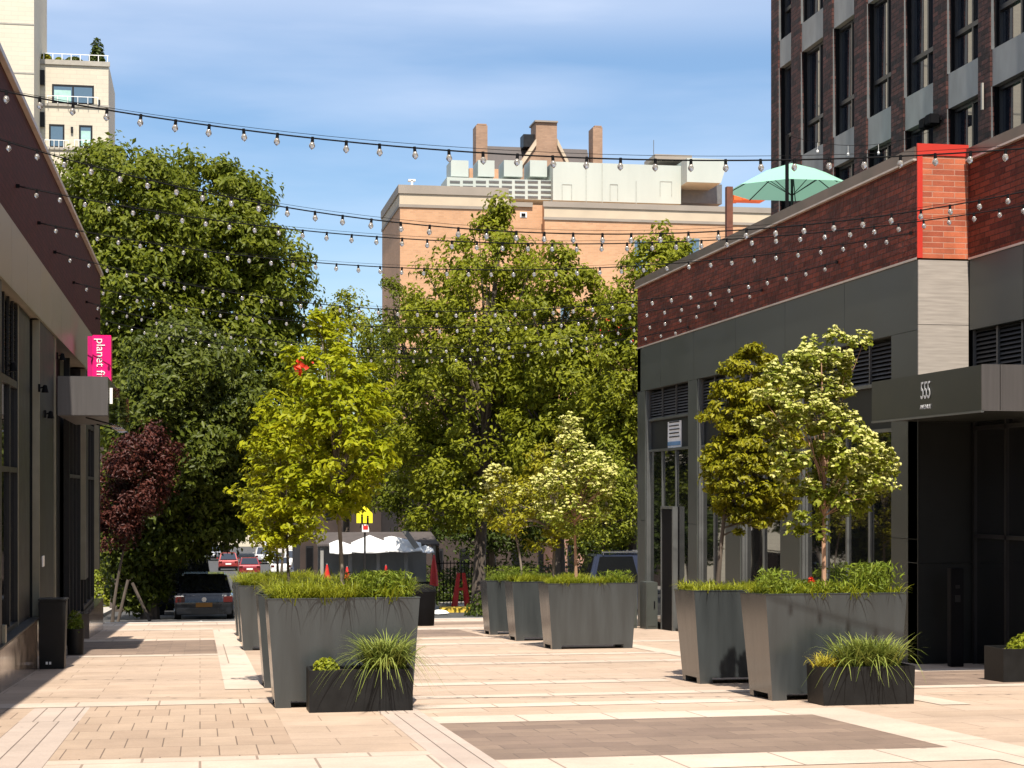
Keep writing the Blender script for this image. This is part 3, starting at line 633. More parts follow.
def bush(name, label, cx, cy, cz, rx, rz, n, leaf, mat, seed, cat='plant'):
    rng = np.random.default_rng(seed); d = rng.normal(size=(n,3)); d /= np.linalg.norm(d, axis=1, keepdims=True); d[:,2] = np.abs(d[:,2])
    P = np.array([cx,cy,cz])+d*np.array([rx,rx,rz])*(rng.uniform(.3,1,n)**.5)[:,None]
    V, Fq = leaves_np(P, d+np.array([0,0,.5])+rng.normal(size=(n,3))*.4, leaf, 0.55, rng)
    return tag(mesh_np(name, V, Fq, M[mat], None, (cx,cy,cz)), label, cat)
bush('small_shrub', 'small round lime shrub at the left end of the left low box', xc-.36, yc, zt-.05, 0.15, 0.17, 420, 0.05, 'grass_lime', 33)
xc, yc, zt = low_box(6.60, 7.66, 17.75, 0.50, 0.43, 'long low black box planter standing in front of the front right planter', 0.015)
tuft2('wide mound of green spiky grass filling the right low box', xc+.08, yc-.04, zt-.05, 1000, 0.43, 0.15, 0.06, 34, 120)
tuft('golden_grass', 'small golden yellow tuft at the left end of the right low box', xc-.42, yc-.05, zt-.05, 150, 0.26, 0.014, 0.7, 'gold', 0.05, 0.06, 35)
xc, yc, zt = low_box(10.06, 11.2, 20.55, 0.55, 0.44, 'low black box planter under the dark entrance canopy at the right edge')
bush('small_shrub', 'low green shrub in the box planter under the entrance canopy', xc+.05, yc, zt-.06, 0.42, 0.26, 1500, 0.05, 'grass_lime', 36)
# tall bin and round pot by the left wall
zb = gz(27.6)
r = thing('tall_planter', 'tall narrow dark square planter standing against the left shopfront', 'planter', (-2.22,27.6,zb))
g = MB(); g.hexa([(-2.43,27.42,zb),(-2.06,27.42,zb),(-2.06,27.8,zb),(-2.43,27.8,zb)], [(-2.44,27.4,zb+1.06),(-2.03,27.4,zb+1.06),(-2.03,27.82,zb+1.06),(-2.44,27.82,zb+1.06)]); g.build('body', M['planter_dark'], r, bevel=0.012)
MB().box(-2.445,-2.02,27.385,27.83,zb+1.062,zb+1.085).build('lid', M['metal_dark'], r)
g = MB(); g.box(-2.33,-2.30,27.395,27.412,zb+.08,zb+.12); g.box(-2.28,-2.25,27.395,27.412,zb+.08,zb+.12); g.build('badge', M['white'], r)
zb = gz(31.8); r = thing('round_pot', 'dark cylindrical pot beside the tall narrow planter', 'planter', (-2.16,31.8,zb))
MB().lathe([(0.12,0),(0.14,0.005),(0.155,0.47),(0.135,0.47),(0.13,0.42),(0.01,0.42)], (-2.19,31.8,zb), 20).build('pot', M['planter_dark'], r, smooth=True)
bush('potted_shrub', 'leafy green shrub growing in the dark cylindrical pot', -2.19, 31.8, zb+.42, 0.15, 0.40, 420, 0.06, 'grass_green', 37)

# ================================================================== LEFT BUILDING (faces +X)
XL = -2.45; LY0, LY1 = -12.0, 44.6
lb = thing('shop_building', 'shopfront building on the left with dark windows, pale metal band and dark red parapet', 'building', (XL-4, 22, gz(22)))
D = 14.0
g = MB(); g.box(XL-D, XL-0.36, LY0, LY1, gz(44)-0.5, 3.5); g.build('wall', M['metal_dark'], lb)
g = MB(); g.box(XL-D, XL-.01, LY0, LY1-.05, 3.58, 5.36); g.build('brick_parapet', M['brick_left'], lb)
g = MB(); g.box(XL-D-.1, XL+0.06, LY0, LY1, 5.363, 5.44); g.build('coping', M['coping_line'], lb)
g = MB()
ys = [LY0+2.1*i for i in range(40) if LY0+2.1*i < LY1]+[LY1]
for a, b in zip(ys, ys[1:]): g.box(XL-0.355, XL, a+.006, b-.006, 2.68, 3.577)
g.build('metal_band', M['clad_left'], lb)
MB().box(XL-.03, XL+.015, LY0, LY1, 2.655, 2.677).build('band_edge', M['edge_left'], lb)
def lwin(y0, y1, mull, lou=True, sill=-1.96):
    f = MB(); f.box(XL-.24,XL-.12,y0,y0+.07,sill,2.65); f.box(XL-.24,XL-.12,y1-.07,y1,sill,2.65)
    f.box(XL-.235,XL-.125,y0+.07,y1-.07,1.45,1.55); f.box(XL-.235,XL-.125,y0+.07,y1-.07,0.25,0.32); f.box(XL-.235,XL-.12,y0+.07,y1-.07,sill,sill+.08)
    for m in mull: f.box(XL-.23,XL-.13,m-.03,m+.03,sill+.08,1.45)
    fr = f.build('window', M['metal_dark'], lb)
    MB().box(XL-.20,XL-.17,y0+.07,y1-.07,sill+.08,1.45).build('pane', M['glass'], fr)
    if lou:
        l = MB(); z = 1.57
        while z < 2.6: l.quad((XL-.24,y0+.07,z+.05),(XL-.24,y1-.07,z+.05),(XL-.14,y1-.07,z),(XL-.14,y0+.07,z)); z += 0.062
        for k in range(1, 5): yy = y0+(y1-y0)*k/5; l.box(XL-.16,XL-.12,yy-.02,yy+.02,1.55,2.65)
        l.build('louvre', M['metal_dark'], lb)
def lpil(y0, y1, mat='metal_dark', proud=0.0, z0=-1.96, edge=True):
    MB().box(XL-.355,XL-.02+proud,y0,y1,z0,2.652).build('pilaster', M[mat], lb)
    if edge: MB().box(XL-.12,XL-.012+proud,y0-.055,y0-.003,z0,2.651).build('pilaster_light_edge', M['edge_left'], lb)
lpil(-12,-8); lwin(-8,-2,(-6,-4)); lpil(-2,0); lwin(0,6,(2,4)); lpil(6,8); lwin(8,14,(10,12)); lpil(14,16.0)
lwin(16.0,21.2,(17.7,19.4)); lpil(22.3-1.1,22.7); lwin(22.75,25.7,(23.7,24.7)); lpil(25.7,27.4,'metal_dark',-.1); lpil(27.9,30.6,'clad_dark'); 
lwin(35.7,38.9,(36.8,37.9),False,-2.7); lpil(38.95,39.9); lwin(39.9,43.9,(41.2,42.6),False,-2.7); lpil(43.9,44.58)
MB().box(XL-.30,XL-.02,31.0,31.1,-3.2,2.65).build('door_frame', M['edge_left'], lb)
d_ = MB(); d_.box(XL-.345,XL-.30,31.15,35.6,-3.2,2.6); d_.build('door', M['black'], lb)
# granite base with its ledge
g = MB()
for a, b in ((-12,4),(4,12),(12,17.2),(17.2,22.35),(22.36,27.35)):
    g = MB(); g.hexa([(XL-.35,a,gz(a)-.05),(XL+.0,a,gz(a)-.05),(XL+.0,b-.01,gz(b)-.05),(XL-.35,b-.01,gz(b)-.05)], [(XL-.35,a,-1.98),(XL,a,-1.98),(XL,b-.01,-1.98),(XL-.35,b-.01,-1.98)]); g.build('granite_base', M['granite'], lb)
g = MB(); g.hexa([(XL-.35,39.0,gz(39)-.05),(XL+.06,39.0,gz(39)-.05),(XL+.06,44.6,gz(44.6)-.05),(XL-.35,44.6,gz(44.6)-.05)], [(XL-.35,39.0,-2.72),(XL+.06,39.0,-2.72),(XL+.06,44.6,-2.72),(XL-.35,44.6,-2.72)])
g.build('granite_base', M['granite'], lb)
MB().box(XL-.35,XL-.02,27.35,31.0,-3.1,-1.963).build('granite_base', M['granite'], lb)
MB().box(XL-.34,XL+.03,-12,27.35,-1.976,-1.95).build('ledge', M['metal_dark'], lb)
MB().box(XL-.02,XL+.02,22.75,22.9,-1.95,-1.72).build('ledge_post', M['edge_left'], lb)
MB().box(XL-.02,XL-.0,28.35,28.6,-1.22,-1.05).build('sign_plate', M['white'], lb)
# canopy with glass end
cn = thing('entrance_canopy', 'grey box canopy above the dark doorway of the left building', 'canopy', (XL+.4,33,1.3))
cxr = onY(108,400,31.1).x; cxg = onY(119.5,400,31.3).x
MB().box(XL+.004, cxr, 31.1, 35.4, 1.30, 1.99).build('box', M['canopy_front'], cn, bevel=0.01)
MB().box(cxr+.004,cxg,31.3,35.3,1.14,1.80).build('glass_end', M['clear'], cn)
MB().box(cxr+.02,cxr+.07,31.27,31.296,1.52,1.80).build('sticker', M['white'], cn)
for yy in (31.6,34.9): MB().cyl((-2.0,yy,1.29),(cxg,yy,1.13),0.014,0.014,8).build('bracket', M['metal_dark'], cn)
# pink blade sign
ps = thing('blade_sign', 'bright pink vertical sign with white lettering above the left canopy', 'sign', (XL+.3,35.6,1.3))
zt_ = onY(100,335,35.6).z; xa = onY(92.5,350,35.6).x; xb = onY(111,350,35.6).x
MB().box(xa,xb,35.62,36.1,1.38,zt_).build('panel', M['pink'], ps, bevel=0.006)
MB().box(xa-.10,xa-.002,35.66,36.05,1.4,zt_-.02).build('bracket_box', M['pink_side'], ps)
Mx = Matrix.Translation((xa+(xb-xa)*0.42,35.612,zt_-0.06)) @ Matrix.Rotation(math.radians(90), 4, 'Y') @ Matrix.Rotation(math.radians(90), 4, 'X')
text_obj('lettering', 'planet fitness', 0.235, M['white'], ps, Mx, 0.006, align='LEFT')
# wall lamps
def wall_lamp(y, z, label, copy=None):
    r = thing('wall_lamp', label, 'lamp', (XL,y,z), 'wall lamps of the left building')
    g = MB(); g.box(XL-.01,XL+.02,y-.05,y+.05,z-.06,z+.06); g.tube([(XL+.02,y,z),(XL+.08,y,z+.02)], 0.012); g.build('bracket', M['black'], r)
    MB().lathe([(0.055,-.07),(0.03,.04),(0.012,.05)], (XL+.09,y,z), 14).build('shade', M['black'], r, smooth=True)
for px, py, lab in ((6,366,'black cone lamp on the first pilaster, near the louvred window'), (39,388,'black cone lamp at the top of the grey pilaster'), (45,414,'black spot lamp low on the grey pilaster, left of the canopy'), (57,356,'small lamp beside the doorway above the canopy roof')):
    p = onX(px, py, XL); wall_lamp(p.y, p.z, lab)

# ================================================================== RIGHT BUILDING (faces -X)
XR = 10.65; X2 = 11.46; YC = 24.6; YF = 41.56; TOPZ = 5.0; BB = 3.50
rb = thing('brick_building', 'low building on the right with dark red brick parapet, grey panels and tall shop windows', 'building', (XR+5, 30, gz(30)))
g = MB(); g.box(XR+.36, 26, YC+.36, YF-.01, -4.2, 4.3); g.box(X2+.36, 26, -12, YC+.355, -4.2, 4.3); g.build('wall', M['clad_dark'], rb)
# parapet bricks (far wall, near wall, end wall)
g = MB(); g.box(XR, XR+.3, YC+.0, YF, BB, TOPZ); g.box(XR+.3, 25.9, YF-.3, YF, BB, TOPZ); g.box(X2, X2+.3, -12, YC-.004, BB, TOPZ); g.build('brick_parapet', M['brick_dark'], rb)
g = MB(); g.box(XR+.0, X2+.0, YC-.02, YC-.003, BB, 5.045); g.build('orange_brick_panel', M['brick_orange'], rb)
g = MB(); g.box(XR-.015, XR+.07, YC-.035, YC-.021, BB, 5.045); g.box(XR-.015, X2+.0, YC-.035, YC-.003, 5.05, 5.225); g.build('red_frame', M['red_paint'], rb)
g = MB(); g.box(XR-.05, XR+.34, YC+.0, YF+.05, TOPZ+.003, TOPZ+.18); g.box(X2-.05, X2+.34, -12, YC-.06, TOPZ+.003, TOPZ+.16); g.build('coping', M['coping'], rb)
g = MB(); g.box(XR-.07, XR-.002, YC+.0, YF+.05, TOPZ-.03, TOPZ+.0); g.box(X2-.07, X2-.002, -12, YC-.06, TOPZ-.03, TOPZ+.0); g.box(XR-.02, XR-.002, YC, YF, BB-.02, BB+.012); g.box(X2-.02,X2-.002,-12,YC-.06,BB-.02,BB+.012); g.build('trim_line', M['coping_line'], rb)
# panels below the bricks
g = MB()
yy = [YC, 27.6, 30.6, 33.6, 36.6, 39.4, YF]
for a, b in zip(yy, yy[1:]): g.box(XR-.0, XR+.355, a+.006, b-.006, 2.42, BB-.022)
yy = [-12+2.9*i for i in range(13)]; yy = [v for v in yy if v < YC-1]+[YC-.06]
for a, b in zip(yy, yy[1:]): g.box(X2, X2+.355, a+.006, b-.006, 2.42, BB-.022)
g.build('metal_band', M['clad'], rb)
g = MB(); g.box(XR+.003, X2+.0, YC-.03, YC-.003, 2.50, BB-.03); g.box(XR+.003, X2+.0, YC-.03, YC-.003, 1.62, 2.492); g.build('stone_panel', M['stone_step'], rb)
g = MB(); g.box(XR, X2+.35, YC-.028, YC+.35, -1.1, 1.612); g.box(XR, X2+.35, YC-.028, YC+.35, -2.9, -1.108); g.build('dark_panel', M['clad_dark'], rb)
MB().box(XR, 25.9, YF-.3, YF-.002, -4.3, BB-.022).build('end_wall', M['clad'], rb)
def rpil(y0, y1, mat='clad', edge=True):
    g = MB()
    for a, b in ((-4.2,-0.75),(-0.742,2.414)): g.box(XR+.0, XR+.34, y0, y1, a, b)
    g.build('pilaster', M[mat], rb)
    if y0 > YC+1: MB().box(XR+.02, XR+.20, y0-.09, y0-.003, -4.2, 2.413).build('pilaster_light_edge', M['frame_lt'], rb)  # sunlit side of the pilaster, put in as a lighter coloured strip
for a, b in ((40.83,YF-.31),(36.36,37.06),(33.3,34.3),(29.8,30.87),(YC+.003,25.6)): rpil(a, b)
def rbay(y0, y1, n, door=None, spandrel=True):
    z0 = gz((y0+y1)/2)+0.1; zl0 = 1.72; zs = 0.98
    l = MB(); z = zl0
    while z < 2.36: l.hexa([(XR+.10,y0,z),(XR+.115,y0,z),(XR+.115,y1,z),(XR+.10,y1,z)],[(XR+.15,y0,z+.045),(XR+.165,y0,z+.045),(XR+.165,y1,z+.045),(XR+.15,y1,z+.045)]); z += 0.066
    for k in range(n+1): y = y0+(y1-y0)*k/n; l.box(XR+.08,XR+.12,y-.02,y+.02,zl0,2.414)
    l.build('louvre', M['louvre'], rb)
    MB().box(XR+.34,XR+.355,y0,y1,zl0,2.4).build('louvre_back', M['black'], rb)
    MB().box(XR+.14,XR+.30,y0,y1,zs,zl0-.06).build('spandrel', M['clad_dark'], rb)
    f = MB(); f.box(XR+.07,XR+.31,y0,y1,zl0-.058,zl0-.003); f.box(XR+.07,XR+.31,y0,y1,zs-.06,zs-.003)
    for k in range(n+1): y = y0+(y1-y0)*k/n; f.box(XR+.07,XR+.14,max(y0,y-.03),min(y1,y+.03),z0,zs-.062)
    fr = f.build('window', M['frame_lt'], rb)
    MB().box(XR+.11,XR+.13,y0,y1,z0,zs-.065).build('pane', M['glass'], fr)
    MB().box(XR+.04,XR+.33,y0,y1,-4.2,z0-.003).build('window_base', M['clad_dark'], rb)
rbay(37.15,40.74,3); rbay(34.4,36.27,2); rbay(30.96,33.2,2); rbay(25.7,29.7,4)
dr_ = MB(); dr_.box(XR-.015,XR+.09,38.3,39.2,gz(38.8)+.02,-0.45); dr_.build('door', M['black'], rb, bevel=0.01)
fr_ = MB(); fr_.box(XR-.03,XR+.10,38.22,38.29,gz(38.5),-0.38); fr_.box(XR-.03,XR+.10,39.21,39.28,gz(39.3),-0.38); fr_.box(XR-.03,XR+.10,38.29,39.21,-0.44,-0.38); fr_.build('door_frame', M['frame_lt'], rb)
# notice in the far spandrel
p = onX(663,422,XR); q = onX(676,447,XR)
nb_ = thing('notice', 'pale printed notice fixed on the panel above the far shop window', 'sign', (XR+.12,q.y,q.z))
MB().box(XR+.115,XR+.135,q.y,p.y,q.z,p.z).build('board', M['white'], nb_)
MB().box(XR+.105,XR+.1145,q.y+.03,p.y-.03,q.z+.05,q.z+.14).build('blue_band', plain('notice_blue',(0.12,0.25,0.42),0.6), nb_)
g = MB()
for k in range(5): g.box(XR+.105,XR+.1145,q.y+.12+.05*(k%2),p.y-.15,q.z+.24+k*.085,q.z+.265+k*.085)
g.build('text_lines', M['metal_dark'], nb_)
# near wall (beyond the step) louvres, doors
def nbay(y0, y1, n):
    l = MB(); z = 1.72
    while z < 2.38: l.hexa([(X2+.09,y0,z),(X2+.105,y0,z),(X2+.105,y1,z),(X2+.09,y1,z)],[(X2+.14,y0,z+.045),(X2+.155,y0,z+.045),(X2+.155,y1,z+.045),(X2+.14,y1,z+.045)]); z += 0.066
    for k in range(n+1): y = y0+(y1-y0)*k/n; l.box(X2+.07,X2+.11,y-.025,y+.025,1.66,2.414)
    l.build('louvre', M['louvre'], rb); MB().box(X2+.34,X2+.355,y0,y1,1.6,2.4).build('louvre_back', M['black'], rb)
for a, b in ((21.4,24.55),(17.4,20.9),(12,16.4),(6,11)): nbay(a, b, 4)
fr = MB()
for y in (24.45,23.4,22.35,21.3,20.0,18.5): fr.box(X2+.02,X2+.14,y-.03,y+.03,-2.7,1.6)
fr.box(X2+.02,X2+.139,18.5,24.42,-0.72,-0.66); fr.box(X2+.02,X2+.139,18.5,24.42,0.9,0.96)
f_ = fr.build('entrance_frame', M['metal_dark'], rb)
MB().box(X2+.07,X2+.09,18.5,24.42,-2.7,1.6).build('pane', M['glass'], f_)
g = MB()
for y in (22.5,22.2): g.tube([(X2-.05,y,-1.5),(X2-.05,y,-0.2)], 0.018, 8)
g.build('door_handle', M['chrome'], f_)
MB().box(X2+.0,X2+.34,-12,18.4,-2.9,1.6).build('lower_panel', M['clad_dark'], rb)
# low service boxes by the far corner
def cabinet(x0, x1, y0, y1, h, label):
    z = gz((y0+y1)/2); r = thing('utility_cabinet', label, 'cabinet', ((x0+x1)/2,(y0+y1)/2,z), 'utility cabinets at the far corner')
    MB().box(x0,x1,y0,y1,z-.05,z+h).build('body', M['clad'], r, bevel=0.012); MB().box(x0+.04,x1-.04,y0-.012,y0-.001,z+.08,z+h-.06).build('door', M['clad'], r)
    MB().box(x1-.10,x1-.07,y0-.03,y0-.0125,z+h*.45,z+h*.6).build('handle', M['black'], r)
cabinet(9.98,10.32,40.3,40.8,1.05,'narrow grey service cabinet left of its neighbour at the far corner of the brick building')
cabinet(10.36,10.64,39.6,40.2,1.12,'grey service cabinet nearest the dark far door of the brick building')
# entrance canopy
ec = thing('entrance_canopy', 'long black canopy with house number over the right entrance', 'canopy', (X2,22.6,1.0))
XCn = 9.9
p0 = onX(877,383,XCn); p1 = onX(981,365,XCn)
MB().box(XCn,X2+.3,p1.y,YC-.06,1.03,1.615).build('box', M['canopy'], ec)
g = MB(); g.box(XCn-.0,10.15,p1.y-.02,p1.y-.002,1.02,1.62)
for k in range(8): g.box(10.16+.42*k,10.16+.42*k+.41,p1.y-.02,p1.y-.002,1.02,1.62)
g.build('front_panel', M['canopy_front'], ec)
MB().box(XCn-.01,XCn+.03,p1.y-.02,YC-.06,1.0,1.027).build('drip_edge', M['frame_lt'], ec)
a = onX(920,395,XCn); b = onX(932.5,395,XCn)
cy_ = (a.y+b.y)/2; wid = abs(a.y-b.y)
Mx = Matrix.Translation((XCn-.012, cy_, 1.37)) @ Matrix.Rotation(math.radians(-90), 4, 'Z') @ Matrix.Rotation(math.radians(90), 4, 'X')
text_obj('house_number', '555', 0.36, M['letters'], ec, Mx, 0.002, (wid*.92/0.62, 0.95))
Mx = Matrix.Translation((XCn-.012, cy_, 1.15)) @ Matrix.Rotation(math.radians(-90), 4, 'Z') @ Matrix.Rotation(math.radians(90), 4, 'X')
text_obj('small_lettering', 'AVENUE', 0.085, M['letters'], ec, Mx, 0.002, (1.15, 1))
zb = gz(23.8)
py_ = thing('access_pylon', 'slim black access pylon standing in the dark entrance recess', 'pylon', (10.93,23.85,zb))
MB().box(10.82,11.02,23.78,23.92,zb,zb+1.45).build('post', M['black'], py_, bevel=0.01)
g = MB(); g.box(10.88,10.96,23.765,23.779,zb+.95,zb+1.05); g.box(10.89,10.95,23.765,23.779,zb+1.15,zb+1.2); g.build('keypad', M['metal_dark'], py_)

# roof terrace --------------------------------------------------------
UX = 13.2; up_ = onX(792,163,UX); UY = up_.y; um = thing('parasol', 'pale green parasol open on the roof terrace', 'umbrella', (UX,UY,4.3))
Rm = 66/F*(UX*sT+UY*cT); zt_ = up_.z; zr = zt_-0.62
ng = 8; g = MB(); gs = []
for k in range(ng):
    a0 = 2*math.pi*(k+.5)/ng; a1 = 2*math.pi*(k+1.5)/ng
    top_ = (UX,UY,zt_); P0 = (UX+Rm*math.cos(a0),UY+Rm*math.sin(a0),zr); P1 = (UX+Rm*math.cos(a1),UY+Rm*math.sin(a1),zr)
    m0 = (UX+Rm*.5*math.cos(a0),UY+Rm*.5*math.sin(a0),zt_-.24); m1 = (UX+Rm*.5*math.cos(a1),UY+Rm*.5*math.sin(a1),zt_-.24)
    g.quad(top_, m0, m1); g.quad(m0, P0, P1, m1)
can = g.build('canopy_cloth', leaf_mat('parasol_cloth', (0.34,0.66,0.50), (0.38,0.70,0.55), 0.35, 0.8), um)
r_ = MB()
for k in range(ng):
    a0 = 2*math.pi*(k+.5)/ng; r_.tube([(UX,UY,zt_-.06),(UX+Rm*.5*math.cos(a0),UY+Rm*.5*math.sin(a0),zt_-.27),(UX+Rm*.98*math.cos(a0),UY+Rm*.98*math.sin(a0),zr-.02)], 0.012, 5)
    r_.tube([(UX,UY,zr-.12),(UX+Rm*.5*math.cos(a0),UY+Rm*.5*math.sin(a0),zt_-.29)], 0.009, 5)
r_.build('ribs', M['metal_dark'], um)
MB().cyl((UX,UY,4.3),(UX,UY,zt_+.05),0.03,0.03,10).build('pole', M['metal_dark'], um)
MB().cyl((UX,UY,4.3),(UX,UY,4.42),0.35,0.33,16).build('base', M['metal_dark'], um)
tb = thing('terrace_table', 'dark table and frame standing under the green parasol', 'table', (UX-.2,UY-.2,4.3))
MB().box(UX-.75,UX+.75,UY-.5,UY+.5,5.03,5.08).build('tabletop', M['metal_dark'], tb, bevel=0.01)
for sx in (-.6,.6):
    for sy in (-.4,.4): MB().box(UX+sx-.03,UX+sx+.03,UY+sy-.03,UY+sy+.03,4.3,5.028).build('leg', M['metal_dark'], tb)
def post(px, ptop, pbot, X, r, mat, label):
    t = onX(px, ptop, X); o = MB(); o.box(t.x-r,t.x+r,t.y-r,t.y+r,4.3,t.z); tag(o.build('roof_post', M[mat], org=(t.x,t.y,4.3)), label, 'post')
    return t
post(729, 187, 237, 11.6, 0.07, 'rust', 'square rusty brown post rising behind the parapet left of the parasol')
tp = post(787, 135, 205, 12.0, 0.03, 'black', 'thin black pole crossing in front of the green parasol')
# thin roof wires with two hanging drops
rw = thing('roof_wire', 'thin black wire with tiny drop lights strung over the roof terrace', 'wire', (tp.x,tp.y,tp.z))
a = Vector(tp); b = onX(929,132,15.0); c = onX(765,143,13.4)
def sag(a, b, s, n=14): return [a.lerp(b, i/n)-Vector((0,0,s*4*(i/n)*(1-i/n))) for i in range(n+1)]
g = MB(); g.tube(sag(a, b, 0.25), 0.006, 4); g.build('cable', M['black'], rw)
for i in (3,6,9): p = sag(a,b,.25)[i]; g = MB(); g.cyl(p, p-Vector((0,0,.16)), 0.004, 0.004, 4); g.sphere(p-Vector((0,0,.19)), 0.028, 8, 6, 1.4); g.build('drop_light', M['white'], rw)

# ================================================================== TOWER (brick, faces -X)
XT = 15.6
yt_far = onX(771,100,XT).y
tw = thing('tower_block', 'tall dark brick apartment block with concrete spandrels rising behind the roof terrace', 'building', (XT+6,36,gz(36)))
ZT = 26.0
# pier edges measured on the front
piers_px = [(771,778),(791,800),(823,832),(854,866),(891,903),(933,946),(978,990),(1030,1045)]
Yp = [(onX(b,50,XT).y, onX(a,50,XT).y) for a, b in piers_px]   # (near,far)
step_ = Yp[-2][0]-Yp[-1][0]
while Yp[-1][0] > 6: Yp.append((Yp[-1][0]-step_, Yp[-1][1]-step_))
MB().box(XT+.55,XT+16,4,yt_far-.02,-5,ZT).build('wall', M['tower_frame'], tw)
g = MB()
for n_, f_ in Yp: g.box(XT,XT+.55,n_,f_,-4.5 if False else 4.2,ZT)
g.box(XT+.55,XT+16,yt_far-.02,yt_far+.0,-5,ZT)
g.build('brick_pier', M['brick_tower'], tw)
# floors : window head/sill heights from the picture (x=866.7: sill 3.7 / x=946: heads 109)
z_head = onX(946,109,XT).z     # top of the lower spandrel's underside
zA = onX(946,109,XT).z; 
zB = onX(946,74,XT).z          # sill of the upper window at x=946
FH = onX(800,52,XT).z          # head of the window under the upper spandrel
sp = zB-zA; fl = FH-zA
bays = list(zip(Yp, Yp[1:]))
k0 = [zA-fl, zA, zA+fl, zA+2*fl, zA+3*fl, zA+4*fl]
for (na, fa), (nb2, fb) in bays:
    for z in k0:
        if z > 4.0 and na > 14 and z < 24: MB().box(XT+.05,XT+.5,fb+.004,na-.004,z,z+sp).build('spandrel', M['concrete'], tw)
for i, ((na, fa), (nb2, fb)) in enumerate(bays[:9]):
    y0, y1 = fb, na
    for z in [v for v in k0 if v+sp < 25]:
        z0, z1 = z+sp, z+fl
        if z1 < 4.6: continue
        z0 = max(z0, 4.4)
        f = MB(); zm = z0+(z1-z0)*0.30
        ym = y0+(y1-y0)*0.42
        f.box(XT+.19,XT+.32,y0+.0,y0+.05,z0,z1); f.box(XT+.19,XT+.32,y1-.05,y1,z0,z1)
        f.box(XT+.185,XT+.32,ym-.035,ym+.035,z0,z1); f.box(XT+.19,XT+.32,y0+.05,y1-.05,z1-.08,z1-.002); f.box(XT+.19,XT+.32,y0+.05,y1-.05,z0+.002,z0+.07); f.box(XT+.18,XT+.32,y0+.05,y1-.05,zm-.05,zm+.05)
        fr = f.build('window', M['tower_frame'], tw)
        MB().box(XT+.25,XT+.27,y0+.05,y1-.05,z0+.06,z1-.07).build('pane', M['glass_tower'], fr)
        MB().hexa([(XT+.02,y1-.012,z0),(XT+.09,y1-.012,z0),(XT+.09,y1-.002,z0),(XT+.02,y1-.002,z0)], [(XT+.02,y1-.012,z1-.003),(XT+.04,y1-.012,z1-.003),(XT+.04,y1-.002,z1-.003),(XT+.02,y1-.002,z1-.003)]).build('reveal', M['tower_reveal'], tw)
        MB().box(XT+.095,XT+.185,y1-.010,y1-.003,z0,z1-.003).build('jamb', M['black'], tw)
fx = onX(984,95,XT); lt = thing('wall_light', 'white tube light fixed on a brick pier of the tall block', 'lamp', (XT-.06,fx.y,fx.z))
MB().box(XT-.055,XT-.02,fx.y-.03,fx.y+.03,fx.z-.30,fx.z+.24).build('tube', M['cream_trim'], lt); MB().box(XT-.02,XT-.0,fx.y-.03,fx.y+.03,fx.z-.1,fx.z+.1).build('bracket', M['black'], lt)
fx = onX(935,122,XT); lt = thing('floodlight', 'black floodlight cluster on the tall block above the red frame', 'lamp', (XT-.1,fx.y,fx.z))
MB().box(XT-.25,XT-.02,fx.y-.3,fx.y-.02,fx.z-.1,fx.z+.12).build('lamp_head', M['black'], lt, bevel=0.02); MB().box(XT-.25,XT-.02,fx.y+.02,fx.y+.3,fx.z-.12,fx.z+.1).build('lamp_head', M['black'], lt, bevel=0.02)
MB().box(XT-.03,XT-.0,fx.y-.35,fx.y+.35,fx.z-.03,fx.z+.03).build('bracket', M['black'], lt)

# ================================================================== STRING LIGHTS
bp = MB(); bp.lathe([(0.0005,-.115),(0.014,-.103),(0.026,-.091),(0.030,-.077),(0.027,-.062),(0.019,-.047),(0.014,-.036)], (0,0,0), 10)
bm_ = bp.mesh('bulb', (0,0,0)); bm_.materials.append(M['bulb']); bm_.polygons.foreach_set('use_smooth', [True]*len(bm_.polygons))
sp_ = MB(); sp_.cyl((0,0,-.042),(0,0,0.012),0.017,0.014,8); sm_ = sp_.mesh('socket', (0,0,0)); sm_.materials.append(M['black'])
strings = [(17.6,4.00,X2,14.8,3.76,(560,157)),(20.9,4.12,X2,18.2,3.97,(500,231)),(24.3,4.12,X2,21.6,3.92,(500,243)),(27.46,4.10,XR,24.8,3.90,(500,270)),(30.4,4.05,XR,27.9,3.86,(500,311)),(34.9,4.06,XR,31.9,3.84,(500,326)),(38.83,4.10,XR,35.1,3.80,(500,345)),(42.5,4.10,XR,37.0,3.6,(480,356))]
def solve_sag(a, b, px, py):
    lo, hi = 0.0, 1.0
    for _ in range(40):
        u = (lo+hi)/2; p = a.lerp(b, u); d = p.x*sT+p.y*cT; q = 512+F*(p.x*cT-p.y*sT)/d
        if q < px: lo = u
        else: hi = u
    return (p.z-(HZ-py)/F*d)/(4*u*(1-u))
names = ['nearest and highest festoon string, crossing the open sky','second festoon string from the viewer, crossing the top of the big left tree','third festoon string from the viewer','fourth festoon string from the viewer, tied at the middle of the left parapet',
 'fifth festoon string, below the open sky gap','sixth festoon string, crossing the middle of the trees','seventh festoon string, second lowest in view','farthest and lowest festoon string, starting above the pink sign']
